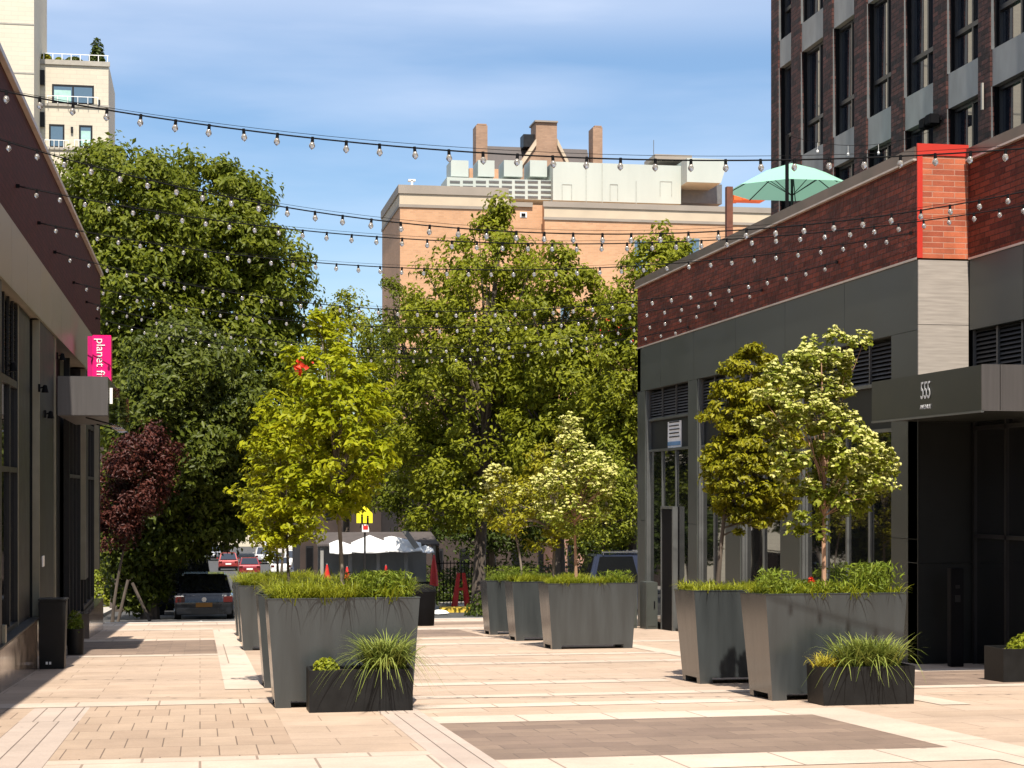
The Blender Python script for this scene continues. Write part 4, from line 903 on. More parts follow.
for si, ((ya, za_, xr, yb, zb_, tg), lab) in enumerate(zip(strings, names)):
    a = Vector((XL+.03, ya, za_)); b = Vector((xr-.03, yb, zb_)); s_ = solve_sag(a, b, *tg); print('sag', si, round(s_,2))
    r = thing('festoon_lights', lab, 'string lights', a, 'festoon lights strung across the plaza')
    n = 42; pts = [a.lerp(b, i/n)-Vector((0,0,s_*4*(i/n)*(1-i/n))) for i in range(n+1)]
    g = MB(); g.tube(pts, 0.008, 5); g.tube([p+Vector((0,0,.012+.03*(4*(i/n)*(1-i/n)))) for i, p in enumerate(pts)], 0.003, 4); g.build('cable', M['black'], r)
    MB().box(a.x-.04,a.x+.01,a.y-.015,a.y+.015,a.z-.02,a.z+.03).build('anchor', M['black'], r); MB().box(b.x-.01,b.x+.04,b.y-.015,b.y+.015,b.z-.02,b.z+.03).build('anchor', M['black'], r)
    ln = sum((q-p).length for p, q in zip(pts, pts[1:])); sp2 = 0.335; m = int(ln/sp2)
    acc = 0; i = 0; d = 0.25; R_ = random.Random(si)
    for k in range(m):
        while i < n and acc+(pts[i+1]-pts[i]).length < d: acc += (pts[i+1]-pts[i]).length; i += 1
        if i >= n: break
        p = pts[i].lerp(pts[i+1], (d-acc)/(pts[i+1]-pts[i]).length)
        o = bpy.data.objects.new('bulb', bm_); C.objects.link(o); o.parent = r; o.location = p-a; o.rotation_euler = (R_.uniform(-.1,.1), R_.uniform(-.1,.1), 0)
        q = bpy.data.objects.new('socket', sm_); C.objects.link(q); q.parent = o
        d += sp2*R_.uniform(0.97,1.03)

# ================================================================== BACKGROUND BUILDINGS
def rectY(mb, xl, yt, xr, yb, Y, d):
    a = onY(xl, yt, Y); b = onY(xr, yb, Y); mb.box(a.x, b.x, Y, Y+d, b.z, a.z); return mb
# cream apartment building, left
YB = 120.0
cb = thing('cream_building', 'cream apartment building with roof terrace behind the left shopfront', 'building', (-20,YB,gz(YB)))
sx1 = onY(34,100,YB).x
MB().box(-60,sx1,YB,130,-9,62).build('slab', M['cream'], cb)
Y2 = 124.6; bx0 = sx1+.003; bx1 = onY(108.5,100,Y2).x; ztop = onY(100,63,Y2).z
MB().box(bx0,bx1,Y2,134,-9,ztop).build('wing', M['cream'], cb)
MB().box(bx0,bx1+.1,Y2-.12,Y2-.003,ztop-.25,ztop+.08).build('ledge', M['cream_trim'], cb)
for yy in (106.5,150): z = onY(100,yy,Y2).z; MB().box(bx0,bx1+.05,Y2-.10,Y2-.003,z-.09,z+.09).build('ledge', M['cream_trim'], cb)
g = MB()
for z in (onY(0,23,YB).z, onY(0,72,YB).z): g.box(-60,sx1+.02,YB-.03,YB-.003,z-.05,z+.05)
g.build('joint', M['cream_trim'], cb)
def cwin(xl, yt, xr, yb, split):
    f = MB(); a = onY(xl,yt,Y2); b = onY(xr,yb,Y2)
    f.box(a.x,b.x,Y2-.02,Y2-.004,a.z-.15,a.z); f.box(a.x,b.x,Y2-.02,Y2-.004,b.z,b.z+.12); f.box(a.x,a.x+.12,Y2-.02,Y2-.004,b.z+.12,a.z-.15); f.box(b.x-.12,b.x,Y2-.02,Y2-.004,b.z+.12,a.z-.15)
    xm = a.x+(b.x-a.x)*split
    if 0 < split < 1: f.box(xm-.06,xm+.06,Y2-.02,Y2-.004,b.z+.12,a.z-.15)
    fr = f.build('window', M['metal_dark'], cb)
    MB().box(a.x+.12,b.x-.12,Y2-.012,Y2-.004,b.z+.12,a.z-.15).build('pane', M['glass_far'], fr)
    if split != 0: MB().box(a.x+.15 if split < 1 else a.x+.14,(xm if split < 1 else b.x)-.14,Y2-.018,Y2-.013,b.z+.14,a.z-.4).build('curtain', M['curtain'], fr)
    r_ = MB(); r_.box(a.x-.3,b.x+.3,Y2-.30,Y2-.26,b.z+.45,b.z+.5)
    for k in range(6): xx = a.x-.3+(b.x-a.x+.56)*k/5; r_.box(xx,xx+.04,Y2-.30,Y2-.13,b.z-.05,b.z+.45)
    r_.build('railing', M['white'], cb)
cwin(52,84,94,105,0.5); cwin(49,124,64.5,148,0); cwin(79,125,92.5,148,1)
g = MB(); z = ztop+.08; g.box(bx0+.2,bx1,Y2+.1,Y2+.14,z+.45,z+.5)
for k in range(8): xx = bx0+.2+(bx1-bx0-.3)*k/7; g.box(xx,xx+.05,Y2+.1,Y2+.14,z,z+.45)
g.build('roof_railing', M['white'], cb)
for (x_, y_) in ((42,78),(42,120)): p = onY(x_,y_,Y2); g = MB(); g.box(p.x-.2,p.x+.2,Y2-.3,Y2-.005,p.z-.5,p.z+.5); g.build('wall_light', M['metal_dark'], cb)
for (x_, y_) in ((72,130),(99,103),(99,146)): p = onY(x_,y_,Y2); MB().box(p.x-.08,p.x+.08,Y2-.15,Y2-.005,p.z-.2,p.z+.2).build('wall_light', M['metal_dark'], cb)
for (px, rx, rz, lab, mt) in ((97,0.9,2.0,'dark conical shrub at the right end of the cream roof terrace','leaf_dark'), (74,1.1,0.55,'low rounded brown green shrub in the middle of the cream roof terrace','leaf_maple'), (45,0.9,0.7,'small golden shrub at the left end of the cream roof terrace','leaf_horn'), (59,0.5,0.5,'tiny shrub left of the middle shrub on the cream roof terrace','leaf_mid')):
    p = onY(px, 62, Y2+.8); bush('roof_shrub', lab, p.x, Y2+.9, ztop, rx*.62, rz, 500, 0.3, mt, int(px), 'shrub')
# tan brick institution, centre
YI = 150.0
ib = thing('tan_brick_building', 'large tan brick building with stone cornice and white rooftop plant behind the trees', 'building', (40,YI,gz(YI)))
ax = onY(400,200,YI).x; mx_ = onY(544,200,YI).x; ex = ax+70
zt1 = onY(470,196,YI).z; zt2 = onY(640,206,YI).z
MB().box(ax,mx_-3.2,YI,165,-9,zt1).build('left_block', M['brick_tan'], ib)
MB().box(mx_-3.203,mx_,YI+.8,164.9,-9,onY(520,203,YI).z).build('recess_block', M['brick_tan'], ib)
MB().box(mx_,ex,YI-.3,165.2,-9,zt2).build('right_block', M['brick_tan'], ib)
def band(xl, xr, y0, y1, Y, out, mat, name):
    a = onY(500,y0,Y).z; b = onY(500,y1,Y).z; MB().box(xl-out,xr+(out if xr != mx_-3.2 else 0),Y-out,164.8-.0 if xl == ax else Y,b,a).build(name, M[mat], ib)
band(ax,mx_-3.2,188,196.5,YI,.16,'cornice','cornice'); band(ax,mx_-3.2,196.6,207,YI,.05,'stone_tan','frieze'); band(ax,mx_-3.2,207.1,210,YI,.10,'cornice','string_course')
band(mx_,ex,200,205.5,YI-.3,.16,'cornice','cornice'); band(mx_,ex,205.6,215.5,YI-.3,.05,'stone_tan','frieze'); band(mx_,ex,215.6,218.3,YI-.3,.10,'cornice','string_course')
g = MB(); p = onY(500,203,YI+.8); MB().box(mx_-3.2,mx_-.9,YI+.6,YI+.79,p.z-.3,p.z+.1).build('coping', M['cornice'], ib)
f = MB(); rectY(f,520,212,527,217.5,YI+.75,.04); fr = f.build('window', M['white'], ib); f = MB(); rectY(f,521.5,213.2,525.5,216.5,YI+.70,.045); f.build('pane', M['black'], fr)
for (xl,yt,xr,yb) in ((574,270,582,282),(634,240,650,275),(688,238,700,262),(560,300,570,320)):
    f = MB(); rectY(f,xl,yt,xr,yb,YI-.36,.05); fr = f.build('window', M['cream_trim'], ib); f = MB(); rectY(f,xl+1,yt+1,xr-1,yb-1,YI-.42,.055); f.build('pane', M['glass_far'], fr)
for k in range(3):
    f = MB(); f.box(ax-.04,ax-.01,153+3.6*k,154.6+3.6*k,10.5,15.5); fr = f.build('window', M['black'], ib)
# rooftop plant
g = MB(); rectY(g,447,177,551,200,YI+8,4); lv = g.build('plant_screen', M['white_panel'], ib)
g = MB()
for c_ in range(8):
    for r_ in range(2 if c_ < 4 else 4):
        xl = 450+13*c_; yt = 180.5+5.1*r_; rectY(g, xl, yt, xl+10, yt+2.2, YI+7.93, .06)
g.build('louvre', M['white_dark'], lv)
for (a_, b_) in ((451,468.5),(478,494.5),(504,522.5),(530,547)):
    g = MB(); rectY(g,a_,160,b_,176.8,YI+8.5,3); g.build('roof_unit', M['white_panel'], ib)
g = MB(); rectY(g,553,161.5,681,204,YI+7,6); pn = g.build('plant_room', M['white_panel'], ib)
a_ = onY(681,162,YI+7); b_ = onY(722,162,YI+7); c_ = onY(720,183,YI+5); d_ = onY(721,184,YI+5)
g = MB(); g.prism([(a_.x+.01,a_.z),(b_.x,a_.z),(d_.x,c_.z),(a_.x+.01,c_.z)], 'y', YI+5, YI+12); g.build('sloped_unit', M['white_panel'], ib)
g = MB(); rectY(g,682,183.2,722,204,YI+9,4); g.build('shaded_base', M['tower_reveal'], ib)  # shade below the sloped unit, put into a darker grey
g = MB(); rectY(g,655,154,692,160,YI+8,4); g.build('roof_cap', M['cornice'], ib)
g = MB()
for (a_, y0, b_, y1) in ((660,181,672,196),(562,184,572,200),(610,184,618,200),(636,181,637,204),(586,164,587,204),(602,164,603,204)): rectY(g, a_, y0, a_+.5, y1, YI+6.95, .03) if b_-a_ < 2 else [rectY(g, a_, y0, b_, y0+.5, YI+6.95, .03), rectY(g, a_, y0+.5, a_+.5, y1, YI+6.95, .03), rectY(g, b_-.5, y0+.5, b_, y1, YI+6.95, .03)]
g.build('panel_joint', plain('joint_grey', (0.33,0.35,0.32), 0.7), ib)
g = MB(); rectY(g,653.5,140,654,160,YI+9,.06); g.build('antenna', M['white_dark'], ib)
g = MB(); rectY(g,411,180,413,189,YI+3,.2); rectY(g,408.5,179,415.5,181,YI+3,.6); g.build('roof_vent', M['white'], ib)
g = MB(); rectY(g,734,189.5,742,200,YI+5,2); g.build('orange_wall', M['orange'], ib); g = MB(); rectY(g,742.2,189.5,766,200,YI+5,2); g.build('orange_wall', M['orange'], ib)
# steep roofed house seen above the plant
YH = 185.0
hb = thing('gabled_house', 'old brick house top with a stepped gable and two chimneys above the white rooftop plant', 'building', (38,YH,gz(YH)))
z0 = 30.0
def P2(px, py): v = onY(px, py, YH); return (v.x, v.z)
g = MB(); g.prism([(P2(521,164)[0],z0),(P2(568,164)[0],z0),P2(568,161),P2(557,139),P2(557,121),P2(536,121),P2(536,139),P2(521,161)], 'y', YH, YH+3); g.build('gable', M['brick_old'], hb)
g = MB(); rectY(g,535,120,558,122.5,YH-.2,3.4); g.build('gable_cap', M['cornice'], hb)
for q in (((521,161),(536,139)),((557,139),(568,161))):
    p_, r_ = P2(*q[0]), P2(*q[1]); g = MB(); g.prism([(p_[0],p_[1]),(r_[0],r_[1]),(r_[0],r_[1]-.7),(p_[0],p_[1]-.7)], 'y', YH-.25, YH-.01); g.build('gable_coping', M['stone_tan'], hb)
for (a_, b_, t_) in ((476,487.5,125),(593,602.5,127)):
    g = MB(); rectY(g,a_,t_,b_,170,YH+.5,2.2); rectY(g,a_+1.5,t_-1.5,b_-.8,t_-.01,YH+.6,1.6); g.build('chimney', M['brick_old'], hb)
pa, pb, pc, pd = P2(488,168), P2(592.5,168), P2(592.5,145), P2(488,145)
g = MB(); g.hexa([(pa[0],YH+1,pa[1]),(pb[0],YH+1,pa[1]),(pb[0],YH+9,pa[1]),(pa[0],YH+9,pa[1])], [(pa[0],YH+2.6,pc[1]),(pb[0],YH+2.6,pc[1]),(pb[0],YH+4,pc[1]),(pa[0],YH+4,pc[1])]); g.build('roof', M['roof_grey'], hb)
g = MB(); rectY(g,523.5,134,535.8,147,YH+.8,2); g.build('dormer', M['metal_dark'], hb)
g = MB(); g.box(pa[0]-2,pb[0]+2,YH+.3,YH+10,-9,pa[1]-.02); g.build('wall', M['brick_tan'], hb)

# street end: low buildings in the sun
def lowb(name, label, xl, yt, xr, Y, d, mat, nwin, rows, wm='glass_far', h0=None):
    a = onY(xl, yt, Y); b = onY(xr, yt, Y); zb = gz(Y)-.3
    r = thing(name, label, 'building', ((a.x+b.x)/2, Y, zb))
    MB().box(a.x,b.x,Y,Y+d,zb,a.z).build('wall', M[mat], r); MB().box(a.x-.1,b.x+.1,Y-.2,Y-.003,a.z-.35,a.z+.1).build('cornice', M['cornice'], r)
    W_ = (b.x-a.x)/nwin; Hh = (a.z-zb)/rows
    for i in range(nwin):
        for j in range(rows):
            x0 = a.x+W_*(i+.3); f = MB(); f.box(x0,x0+W_*.4,Y-.05,Y-.003,zb+Hh*(j+.3),zb+Hh*(j+.8)); fr = f.build('window', M['cream_trim' if mat in ('cream','white') else 'metal_dark'], r)
            f = MB(); f.box(x0+W_*.04,x0+W_*.36,Y-.06,Y-.051,zb+Hh*(j+.34),zb+Hh*(j+.76)); f.build('pane', M['glass_far' if mat in ('cream','white') else 'black'], fr)  # black panes paint the shade on all but the pale houses
    return r
lowb('row_house', 'pale sunlit house at the far end of the street above the parked cars', 196, 470, 262, 250, 12, 'cream', 4, 3)
lowb('row_house', 'white house far down the street right of the pale one', 263, 480, 300, 245, 12, 'white', 3, 3)
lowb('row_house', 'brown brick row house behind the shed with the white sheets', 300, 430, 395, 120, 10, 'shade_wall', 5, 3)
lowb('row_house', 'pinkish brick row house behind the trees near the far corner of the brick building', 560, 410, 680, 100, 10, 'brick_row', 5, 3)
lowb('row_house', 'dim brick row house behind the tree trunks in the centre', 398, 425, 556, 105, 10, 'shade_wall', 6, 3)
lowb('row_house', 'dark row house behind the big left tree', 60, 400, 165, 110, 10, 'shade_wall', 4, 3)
# red awning block
p = onY(600,318,98); q = onY(650,352,98)
rs_ = thing('red_billboard', 'red signboard with a white strip glimpsed through the trees left of the brick building', 'sign', (p.x,98,q.z))
MB().box(p.x,q.x,98,98.2,q.z,p.z).build('board', M['red'], rs_); MB().box(p.x+.5,q.x,97.95,97.995,q.z+.05,q.z+.55).build('white_strip', M['white'], rs_)
MB().box(p.x+.8,p.x+1.0,98.05,98.25,gz(98),q.z).build('leg', M['metal_dark'], rs_); MB().box(q.x-.8,q.x-.6,98.05,98.25,gz(98),q.z).build('leg', M['metal_dark'], rs_)

# ================================================================== STREET TREES
def stree(label, X_px, Yt, rows, ncl, clr, per, leaf, mat, tr, seed, name='street_tree', limbs=22, group=None, barkm='bark', base=None, **k):
    rw_ = pxrows(rows, Yt); xx = onY(X_px, 500, Yt).x
    return tree(name, label, 'tree', xx, Yt, gz(Yt)-.12 if base is None else base, rw_, ncl, clr, per, leaf, 0.5, M[mat], tr, M[barkm], seed, limbs=limbs, group=group, **k)
GT = 'street trees beyond the plaza'
stree('tall green tree at the far left, its crown meeting the left parapet', 120, 67, [(153,85,150),(166,58,185),(200,48,200),(250,45,215),(320,60,215),(400,80,215),(470,95,205),(520,110,190)], 420, 0.8, 140, 0.24, 'leaf_big', 0.32, 41, group=GT)
stree('tall rounded green tree right of the far left one, bordering the open sky', 165, 69, [(160,170,225),(178,150,262),(215,150,285),(260,150,308),(310,155,317),(360,160,315),(410,170,300),(460,180,285),(500,190,265)], 460, 0.8, 140, 0.24, 'leaf_big', 0.34, 42, group=GT)
stree('dense dark maple hanging low over the parked black cars', 150, 57, [(325,150,205),(350,120,245),(390,100,275),(430,98,282),(470,98,282),(510,104,266),(535,104,252),(558,104,192),(585,104,172),(602,104,165)], 480, 0.66, 125, 0.21, 'leaf_maple', 0.26, 43, group=GT, dep=1.2, hang=0.65)
stree('dark red leaved maple at the end of the left building', 112, 51.2, [(432,135,168),(446,104,182),(475,90,186),(500,88,170),(525,88,150),(548,90,130)], 120, 0.42, 110, 0.12, 'leaf_red', 0.05, 44, name='red_maple', group=GT, limbs=18)
stree('tallest centre tree, with a thin twiggy top against the tan brick building', 478, 60, [(192,499,505),(215,485,520),(240,448,530),(262,428,548),(290,400,552),(330,385,560),(380,382,565),(430,385,560),(480,392,540),(520,410,520)], 350, 0.62, 110, 0.19, 'leaf_mid', 0.24, 45, group=GT, limbs=70, inner=0.25)
stree('centre tree with two pointed tops right of the tallest one', 560, 57, [(246,544,556),(262,535,600),(290,520,612),(330,505,625),(380,500,640),(430,505,645),(480,515,640),(525,535,630)], 310, 0.58, 110, 0.19, 'leaf_mid', 0.22, 46, group=GT, limbs=60, inner=0.25)
stree('tree rising behind the far corner of the brick building', 630, 53, [(230,650,668),(245,635,690),(270,618,702),(310,600,700),(360,592,690),(410,590,670),(450,600,660)], 200, 0.5, 95, 0.17, 'leaf_mid', 0.18, 47, group=GT, limbs=50, inner=0.25)
stree('green tree behind the yellow school sign', 440, 73, [(278,382,402),(300,372,425),(350,360,445),(410,355,465),(470,365,480),(510,375,490),(535,395,470)], 220, 0.6, 105, 0.17, 'leaf_big', 0.2, 48, group=GT, limbs=40)
stree('tree mostly hidden behind the front left planter tree', 345, 76, [(300,330,375),(340,300,395),(400,290,400),(460,295,400),(505,300,395)], 180, 0.75, 90, 0.2, 'leaf_mid', 0.2, 49, group=GT, limbs=30)
stree('dark tree with a thick trunk behind the red barricade', 486, 71, [(330,440,560),(400,430,575),(470,432,580),(520,440,570),(552,445,560)], 300, 0.7, 105, 0.18, 'leaf_dark', 0.36, 50, group=GT, limbs=26)
stree('shaded tree just left of the far corner of the brick building', 612, 70, [(380,575,650),(440,565,660),(500,560,660),(545,560,655),(565,570,650)], 240, 0.7, 95, 0.18, 'leaf_dark', 0.2, 51, group=GT, limbs=22)
stree('bright bushy young tree between the blossoming tree and the grey corner', 600, 52.5, [(438,598,628),(460,582,640),(490,575,644),(520,570,644),(545,575,640)], 85, 0.4, 80, 0.13, 'leaf_dog', 0.06, 52, group=GT, limbs=20)
# distant mass
stree('distant tree closing the end of the street', 225, 205, [(440,190,300),(490,170,320),(525,180,310)], 160, 2.2, 70, 0.8, 'leaf_mid', 0.5, 53, group=GT, limbs=10)
stree('distant tree behind the far left sidewalk', 110, 90, [(470,70,200),(530,70,200),(560,80,180)], 200, 0.9, 80, 0.3, 'leaf_dark', 0.2, 54, group=GT, limbs=10)
bush('golden_shrub', 'golden green shrub in the sun beyond the end of the left building', onY(106,585,70).x, 70, gz(70), 1.1, 1.9, 2200, 0.16, 'leaf_dog', 55, 'shrub')
for i, (px, Y, rx, rz, mt, lab) in enumerate(((530,56,2.2,1.2,'leaf_dark','dark clipped shrub behind the farthest right-hand planters'), (462,75,3.0,1.6,'leaf_dark','dark hedge shrub behind the black fence'), (405,72,2.6,1.8,'leaf_dark','dark shrub behind the shed'), (590,60,2.4,1.4,'leaf_dark','dark shrub behind the silver estate car'), (500,72,3.4,1.9,'leaf_dark','broad dark shrub between the two trunks in the centre'), (560,73,3.4,1.9,'leaf_dark','broad dark shrub behind the small blossoming tree'))):
    p = onY(px, 560, Y); bush('hedge_shrub', lab, p.x, Y, gz(Y)-.12, rx, rz, 3000, 0.16, mt, 60+i, 'shrub')

# ================================================================== STREET OBJECTS
def car(label, paint, x, y, rz=0.0, L_=4.3, W_=1.8, H_=1.48, suv=False, name='parked_car', group='cars in the street beyond the plaza', rack=False, emblem=False, orange=True, towards=False):
    r = thing(name, label, 'car', (0,0,0), group)
    hb_ = 0.92 if not suv else 1.05; w2 = W_/2; cl = 0.24
    y0, y1 = -L_/2, L_/2
    b = MB()
    prof = [(y0+.06,cl+.05),(y0,cl+.30),(y0+.02,hb_-.18),(y0+.10,hb_-.02),(y0+.25,hb_),(y1-1.25,hb_),(y1-.35,hb_-.14),(y1-.06,hb_-.28),(y1,cl+.25),(y1-.08,cl)]
    n = len(prof); vs = []; lv_ = [(-w2+.05,0.0),(-w2,0.5),(w2,0.5),(w2-.05,0.0)]
    secs = [(-w2+.10,-.02),(-w2,0.0),(w2,0.0),(w2-.10,-.02)]
    for (xs, dz) in secs:
        for (yy_, zz) in prof: vs.append((xs, yy_*(0.985 if abs(xs) < w2-.05 else 0.96), zz))
    # narrow, wide, wide, narrow cross sections rounded at the flanks
    fs = []
    for s_ in range(3):
        for i in range(n): fs.append((s_*n+i, s_*n+(i+1) % n, (s_+1)*n+(i+1) % n, (s_+1)*n+i))
    fs.append(tuple(range(n))[::-1]); fs.append(tuple(range(3*n, 4*n)))
    b = MB(); b.prism(prof, 'x', -w2, w2)
    body = b.build('body', M[paint], r, smooth=True, bevel=0.07)
    # cabin
    yr0, yr1 = y0+(.10 if suv else .16), y1-1.30; tr0, tr1 = y0+(.38 if suv else .75), y1-2.0; wt = w2-.22
    c = MB(); c.hexa([(-w2+.05,yr0,hb_-.04),(w2-.05,yr0,hb_-.04),(w2-.05,yr1,hb_-.04),(-w2+.05,yr1,hb_-.04)], [(-wt,tr0,H_),(wt,tr0,H_),(wt,tr1,H_),(-wt,tr1,H_)])
    c.build('cabin', M[paint], r, smooth=True, bevel=0.06)
    def lerp(a, b_, t): return tuple(a[i]+(b_[i]-a[i])*t for i in range(3))
    def win(nm, A, B, C_, D_, e):   # A,B bottom; C,D top, inset, pushed out by e
        A, B, C_, D_ = [Vector(v) for v in (A, B, C_, D_)]; nr = (B-A).cross(D_-A).normalized()*e; cc = (A+B+C_+D_)/4
        q = [v.lerp(cc, 0.13) for v in (A, B, C_, D_)]
        MB().hexa([v+nr*0.2 for v in q], [v+nr for v in q]).build(nm, M['glass'], r)
    win('rear_window', (-w2+.05,yr0,hb_+.0),(w2-.05,yr0,hb_+.0),(wt,tr0,H_),(-wt,tr0,H_), 0.012)
    win('windscreen', (w2-.05,yr1,hb_),(-w2+.05,yr1,hb_),(-wt,tr1,H_),(wt,tr1,H_), 0.012)
    for s_ in (-1, 1):
        m1 = (yr0+yr1)/2; t1 = (tr0+tr1)/2
        for (ya, yb, ta, tb_) in ((yr0+.1,m1-.03,tr0+.05,t1-.03),(m1+.03,yr1-.15,t1+.03,tr1-.05)):
            if s_ > 0: win('side_window', (w2-.05,ya,hb_),(w2-.05,yb,hb_),(wt,tb_,H_),(wt,ta,H_), 0.012)
            else: win('side_window', (-w2+.05,yb,hb_),(-w2+.05,ya,hb_),(-wt,ta,H_),(-wt,tb_,H_), 0.012)
        MB().box(s_*(w2-.32),s_*(w2-.03),y0-.005,y0+.10,hb_-.30,hb_-.10).build('tail_light', M['tail'], r, bevel=0.015)
        MB().box(s_*(w2-.34),s_*(w2-.05),y1-.14,y1+.005,cl+.28,cl+.42).build('headlight', M['chrome'], r, bevel=0.015)
        MB().box(s_*(w2+.0),s_*(w2+.16),yr1-.35,yr1-.2,hb_-.02,hb_+.12).build('mirror', M[paint], r, bevel=0.02)
        for yy_ in (y0+.78, y1-.82):
            wh = MB(); wh.cyl((s_*(w2-.20),yy_,.32),(s_*(w2+.012),yy_,.32),.32,.32,24); tw_ = wh.build('wheel', M['tyre'], r, smooth=True)
            MB().cyl((s_*(w2+.005),yy_,.32),(s_*(w2+.022),yy_,.32),.20,.19,16).build('rim', M['chrome'], tw_)
    MB().box(-w2+.06,w2-.06,y0-.035,y0+.1,cl+.0,cl+.22).build('bumper', M['black'] if suv else M[paint], r, bevel=0.03)
    MB().box(-.26,.26,y0-.012,y0+.02,hb_-.44,hb_-.30).build('licence_plate', M['plate'] if orange else M['white'], r)
    if emblem:
        e = MB(); e.lathe([(0.055,0),(0.075,0),(0.075,.01),(0.055,.01)], (0,0,0), 24); e.v = [(a, -c_+y0-.0, b_+hb_-.20) for a, b_, c_ in e.v]; e.build('emblem', M['chrome'], r)
    if rack:
        for s_ in (-1, 1):
            k = MB(); k.tube([(s_*(wt-.02),tr0+.2,H_+.07),(s_*(wt-.02),tr1-.1,H_+.07)], 0.02); k.tube([(s_*(wt-.02),tr0+.25,H_-.02),(s_*(wt-.02),tr0+.25,H_+.07)], 0.015); k.tube([(s_*(wt-.02),tr1-.2,H_-.02),(s_*(wt-.02),tr1-.2,H_+.07)], 0.015)
            k.build('roof_rack', M['chrome'], r)
    r.location = (x, y, gz(y)-.12); r.rotation_euler = (0, 0, rz)
    return r
def cx(px, y): return onY(px, 550, y).x
car('black hatchback parked with its back to the plaza under the dark maple', 'car_black', cx(204,57.6), 57.6+0.5, emblem=True, H_=1.50, W_=1.85)
car('black boxy off-roader parked in front of the black hatchback', 'car_black', cx(186,62), 63.6, H_=2.08, W_=1.9, suv=True, L_=4.6, rack=True)
car('red car seen from behind far up the street, left of the maroon one', 'car_red', cx(228,165), 165, suv=True, H_=1.7, orange=False)
car('maroon car with dark rear window just right of the red one', 'car_maroon', cx(249,150), 150, orange=False)
car('grey car farthest up the street, above the red one', 'car_grey', cx(214,196), 196, suv=True, H_=1.7, orange=False)
car('white car with red tail lights half behind the left planter grass', 'car_white', cx(280,152), 152, orange=False)
car('silver van-like car between the maroon car and the white one, farther away', 'car_silver', cx(263,185), 185, suv=True, H_=1.8, orange=False)
car('dark blue car parked in the sun right of the white one', 'car_navy', cx(302,130), 130, orange=False)
car('silver car in a line far away left of the grey one', 'car_silver', cx(203,222), 222, orange=False)
car('dark estate car with silver roof rails parked across the street behind the middle planter', 'car_navy', cx(655,52), 51.9, rz=math.radians(-90), suv=True, H_=1.98, L_=4.9, rack=True)
car('white van far up the street above the planter grass, right of the dark blue car', 'car_white', cx(318,140), 140, suv=True, H_=2.1, W_=2.0, L_=5, orange=False)
car('white car parked in the sun between the silver and dark blue cars', 'car_white', cx(292,172), 172, suv=True, H_=1.8, orange=False)
car('silver car just left of the red one, in the tree shade', 'car_silver', cx(212,142)-3.3, 142, orange=False)
car('white car parked near the far corner of the brick building, side on', 'car_white', cx(740,56)+2, 54.6, rz=math.radians(90), L_=4.5)

# dining shed with white sheets
YS = 66.0
sa = onY(322,545,YS).x; sb = onY(434,545,YS).x; zr = onY(380,534,YS).z; zg = gz(YS)-.13
sh = thing('street_shed', 'low wooden roadside dining shed with a dark roof beyond the plaza', 'shed', ((sa+sb)/2,YS,zg), None)
MB().hexa([(sa-.2,YS-.1,zr-.45),(sb+.2,YS-.1,zr-.45),(sb+.2,YS+2.4,zr-.05),(sa-.2,YS+2.4,zr-.05)], [(sa-.2,YS-.1,zr-.38),(sb+.2,YS-.1,zr-.38),(sb+.2,YS+2.4,zr+.02),(sa-.2,YS+2.4,zr+.02)]).build('roof', M['roof_grey'], sh)
for k in range(5):
    x_ = sa+(sb-sa)*k/4; MB().box(x_-.06,x_+.06,YS,YS+.12,zg,zr-.46).build('post', M['concrete'], sh)
g = MB(); g.box(sa,sb,YS+.02,YS+.1,zg+.95,zg+1.02); g.box(sa,sb,YS+.02,YS+.1,zg+.1,zg+.18)
k = sa
while k < sb: g.box(k,k+.035,YS+.03,YS+.07,zg+.18,zg+.95); k += 0.16
g.build('railing', M['metal_dark'], sh)
MB().box(sa,sb,YS+2.3,YS+2.4,zg,zr-.1).build('back_wall', M['concrete'], sh)
def sheet(px0, px1, pyt, pyb, label, seed, Y):
    a = onY(px0, pyt, Y); b = onY(px1, pyb, Y); nx, nz = 14, 6; R_ = random.Random(seed); vs = []; fs = []
    sl = R_.uniform(-.25,.25)
    for i in range(nx+1):
        for j in range(nz+1):
            u, v = i/nx, j/nz; pk = .2+.15*(seed%3); top = a.z-(a.z-b.z)*.42*(abs(u-pk)/max(pk,1-pk))
            vs.append((a.x+(b.x-a.x)*u, Y-.35*(1-v)+.05*math.sin(u*14+seed+v*3), b.z+(top-b.z)*v+.10*abs(u-.5)*(1-v)))
    for i in range(nx):
        for j in range(nz): q = i*(nz+1)+j; fs.append((q, q+nz+1, q+nz+2, q+1))
    g = MB(); g.add(vs, fs); o = g.build('white_sheet', M['white_cloth'], org=(a.x,Y,b.z), smooth=True)
    s = o.modifiers.new('thick', 'SOLIDIFY'); s.thickness = 0.02
    tag(o, label, 'tarpaulin', 'white sheets hung on the roadside shed')
sheet(329,354,540,554,'leftmost crumpled white sheet on the shed front',1,YS-.15)
sheet(351,388,535,553,'largest white sheet, sloping down to the right on the shed front',2,YS-.2)
sheet(384,421,536,552,'white sheet right of the largest one',3,YS-.15)
sheet(421,433,545,553,'small white sheet at the right end of the shed',4,YS-.15)
a = onY(405,531,YS-.4); b = onY(420,552,YS-.4); g = MB(); g.hexa([(b.x-.12,YS-.4,b.z),(b.x+.12,YS-.4,b.z),(b.x+.12,YS-.3,b.z),(b.x-.12,YS-.3,b.z)], [(a.x-.12,YS-.4,a.z),(a.x+.12,YS-.4,a.z),(a.x+.12,YS-.3,a.z),(a.x-.12,YS-.3,a.z)])
tag(g.build('plank', M['concrete'], org=(b.x,YS-.35,b.z)), 'pale plank leaning diagonally at the right of the shed sheets', 'plank')
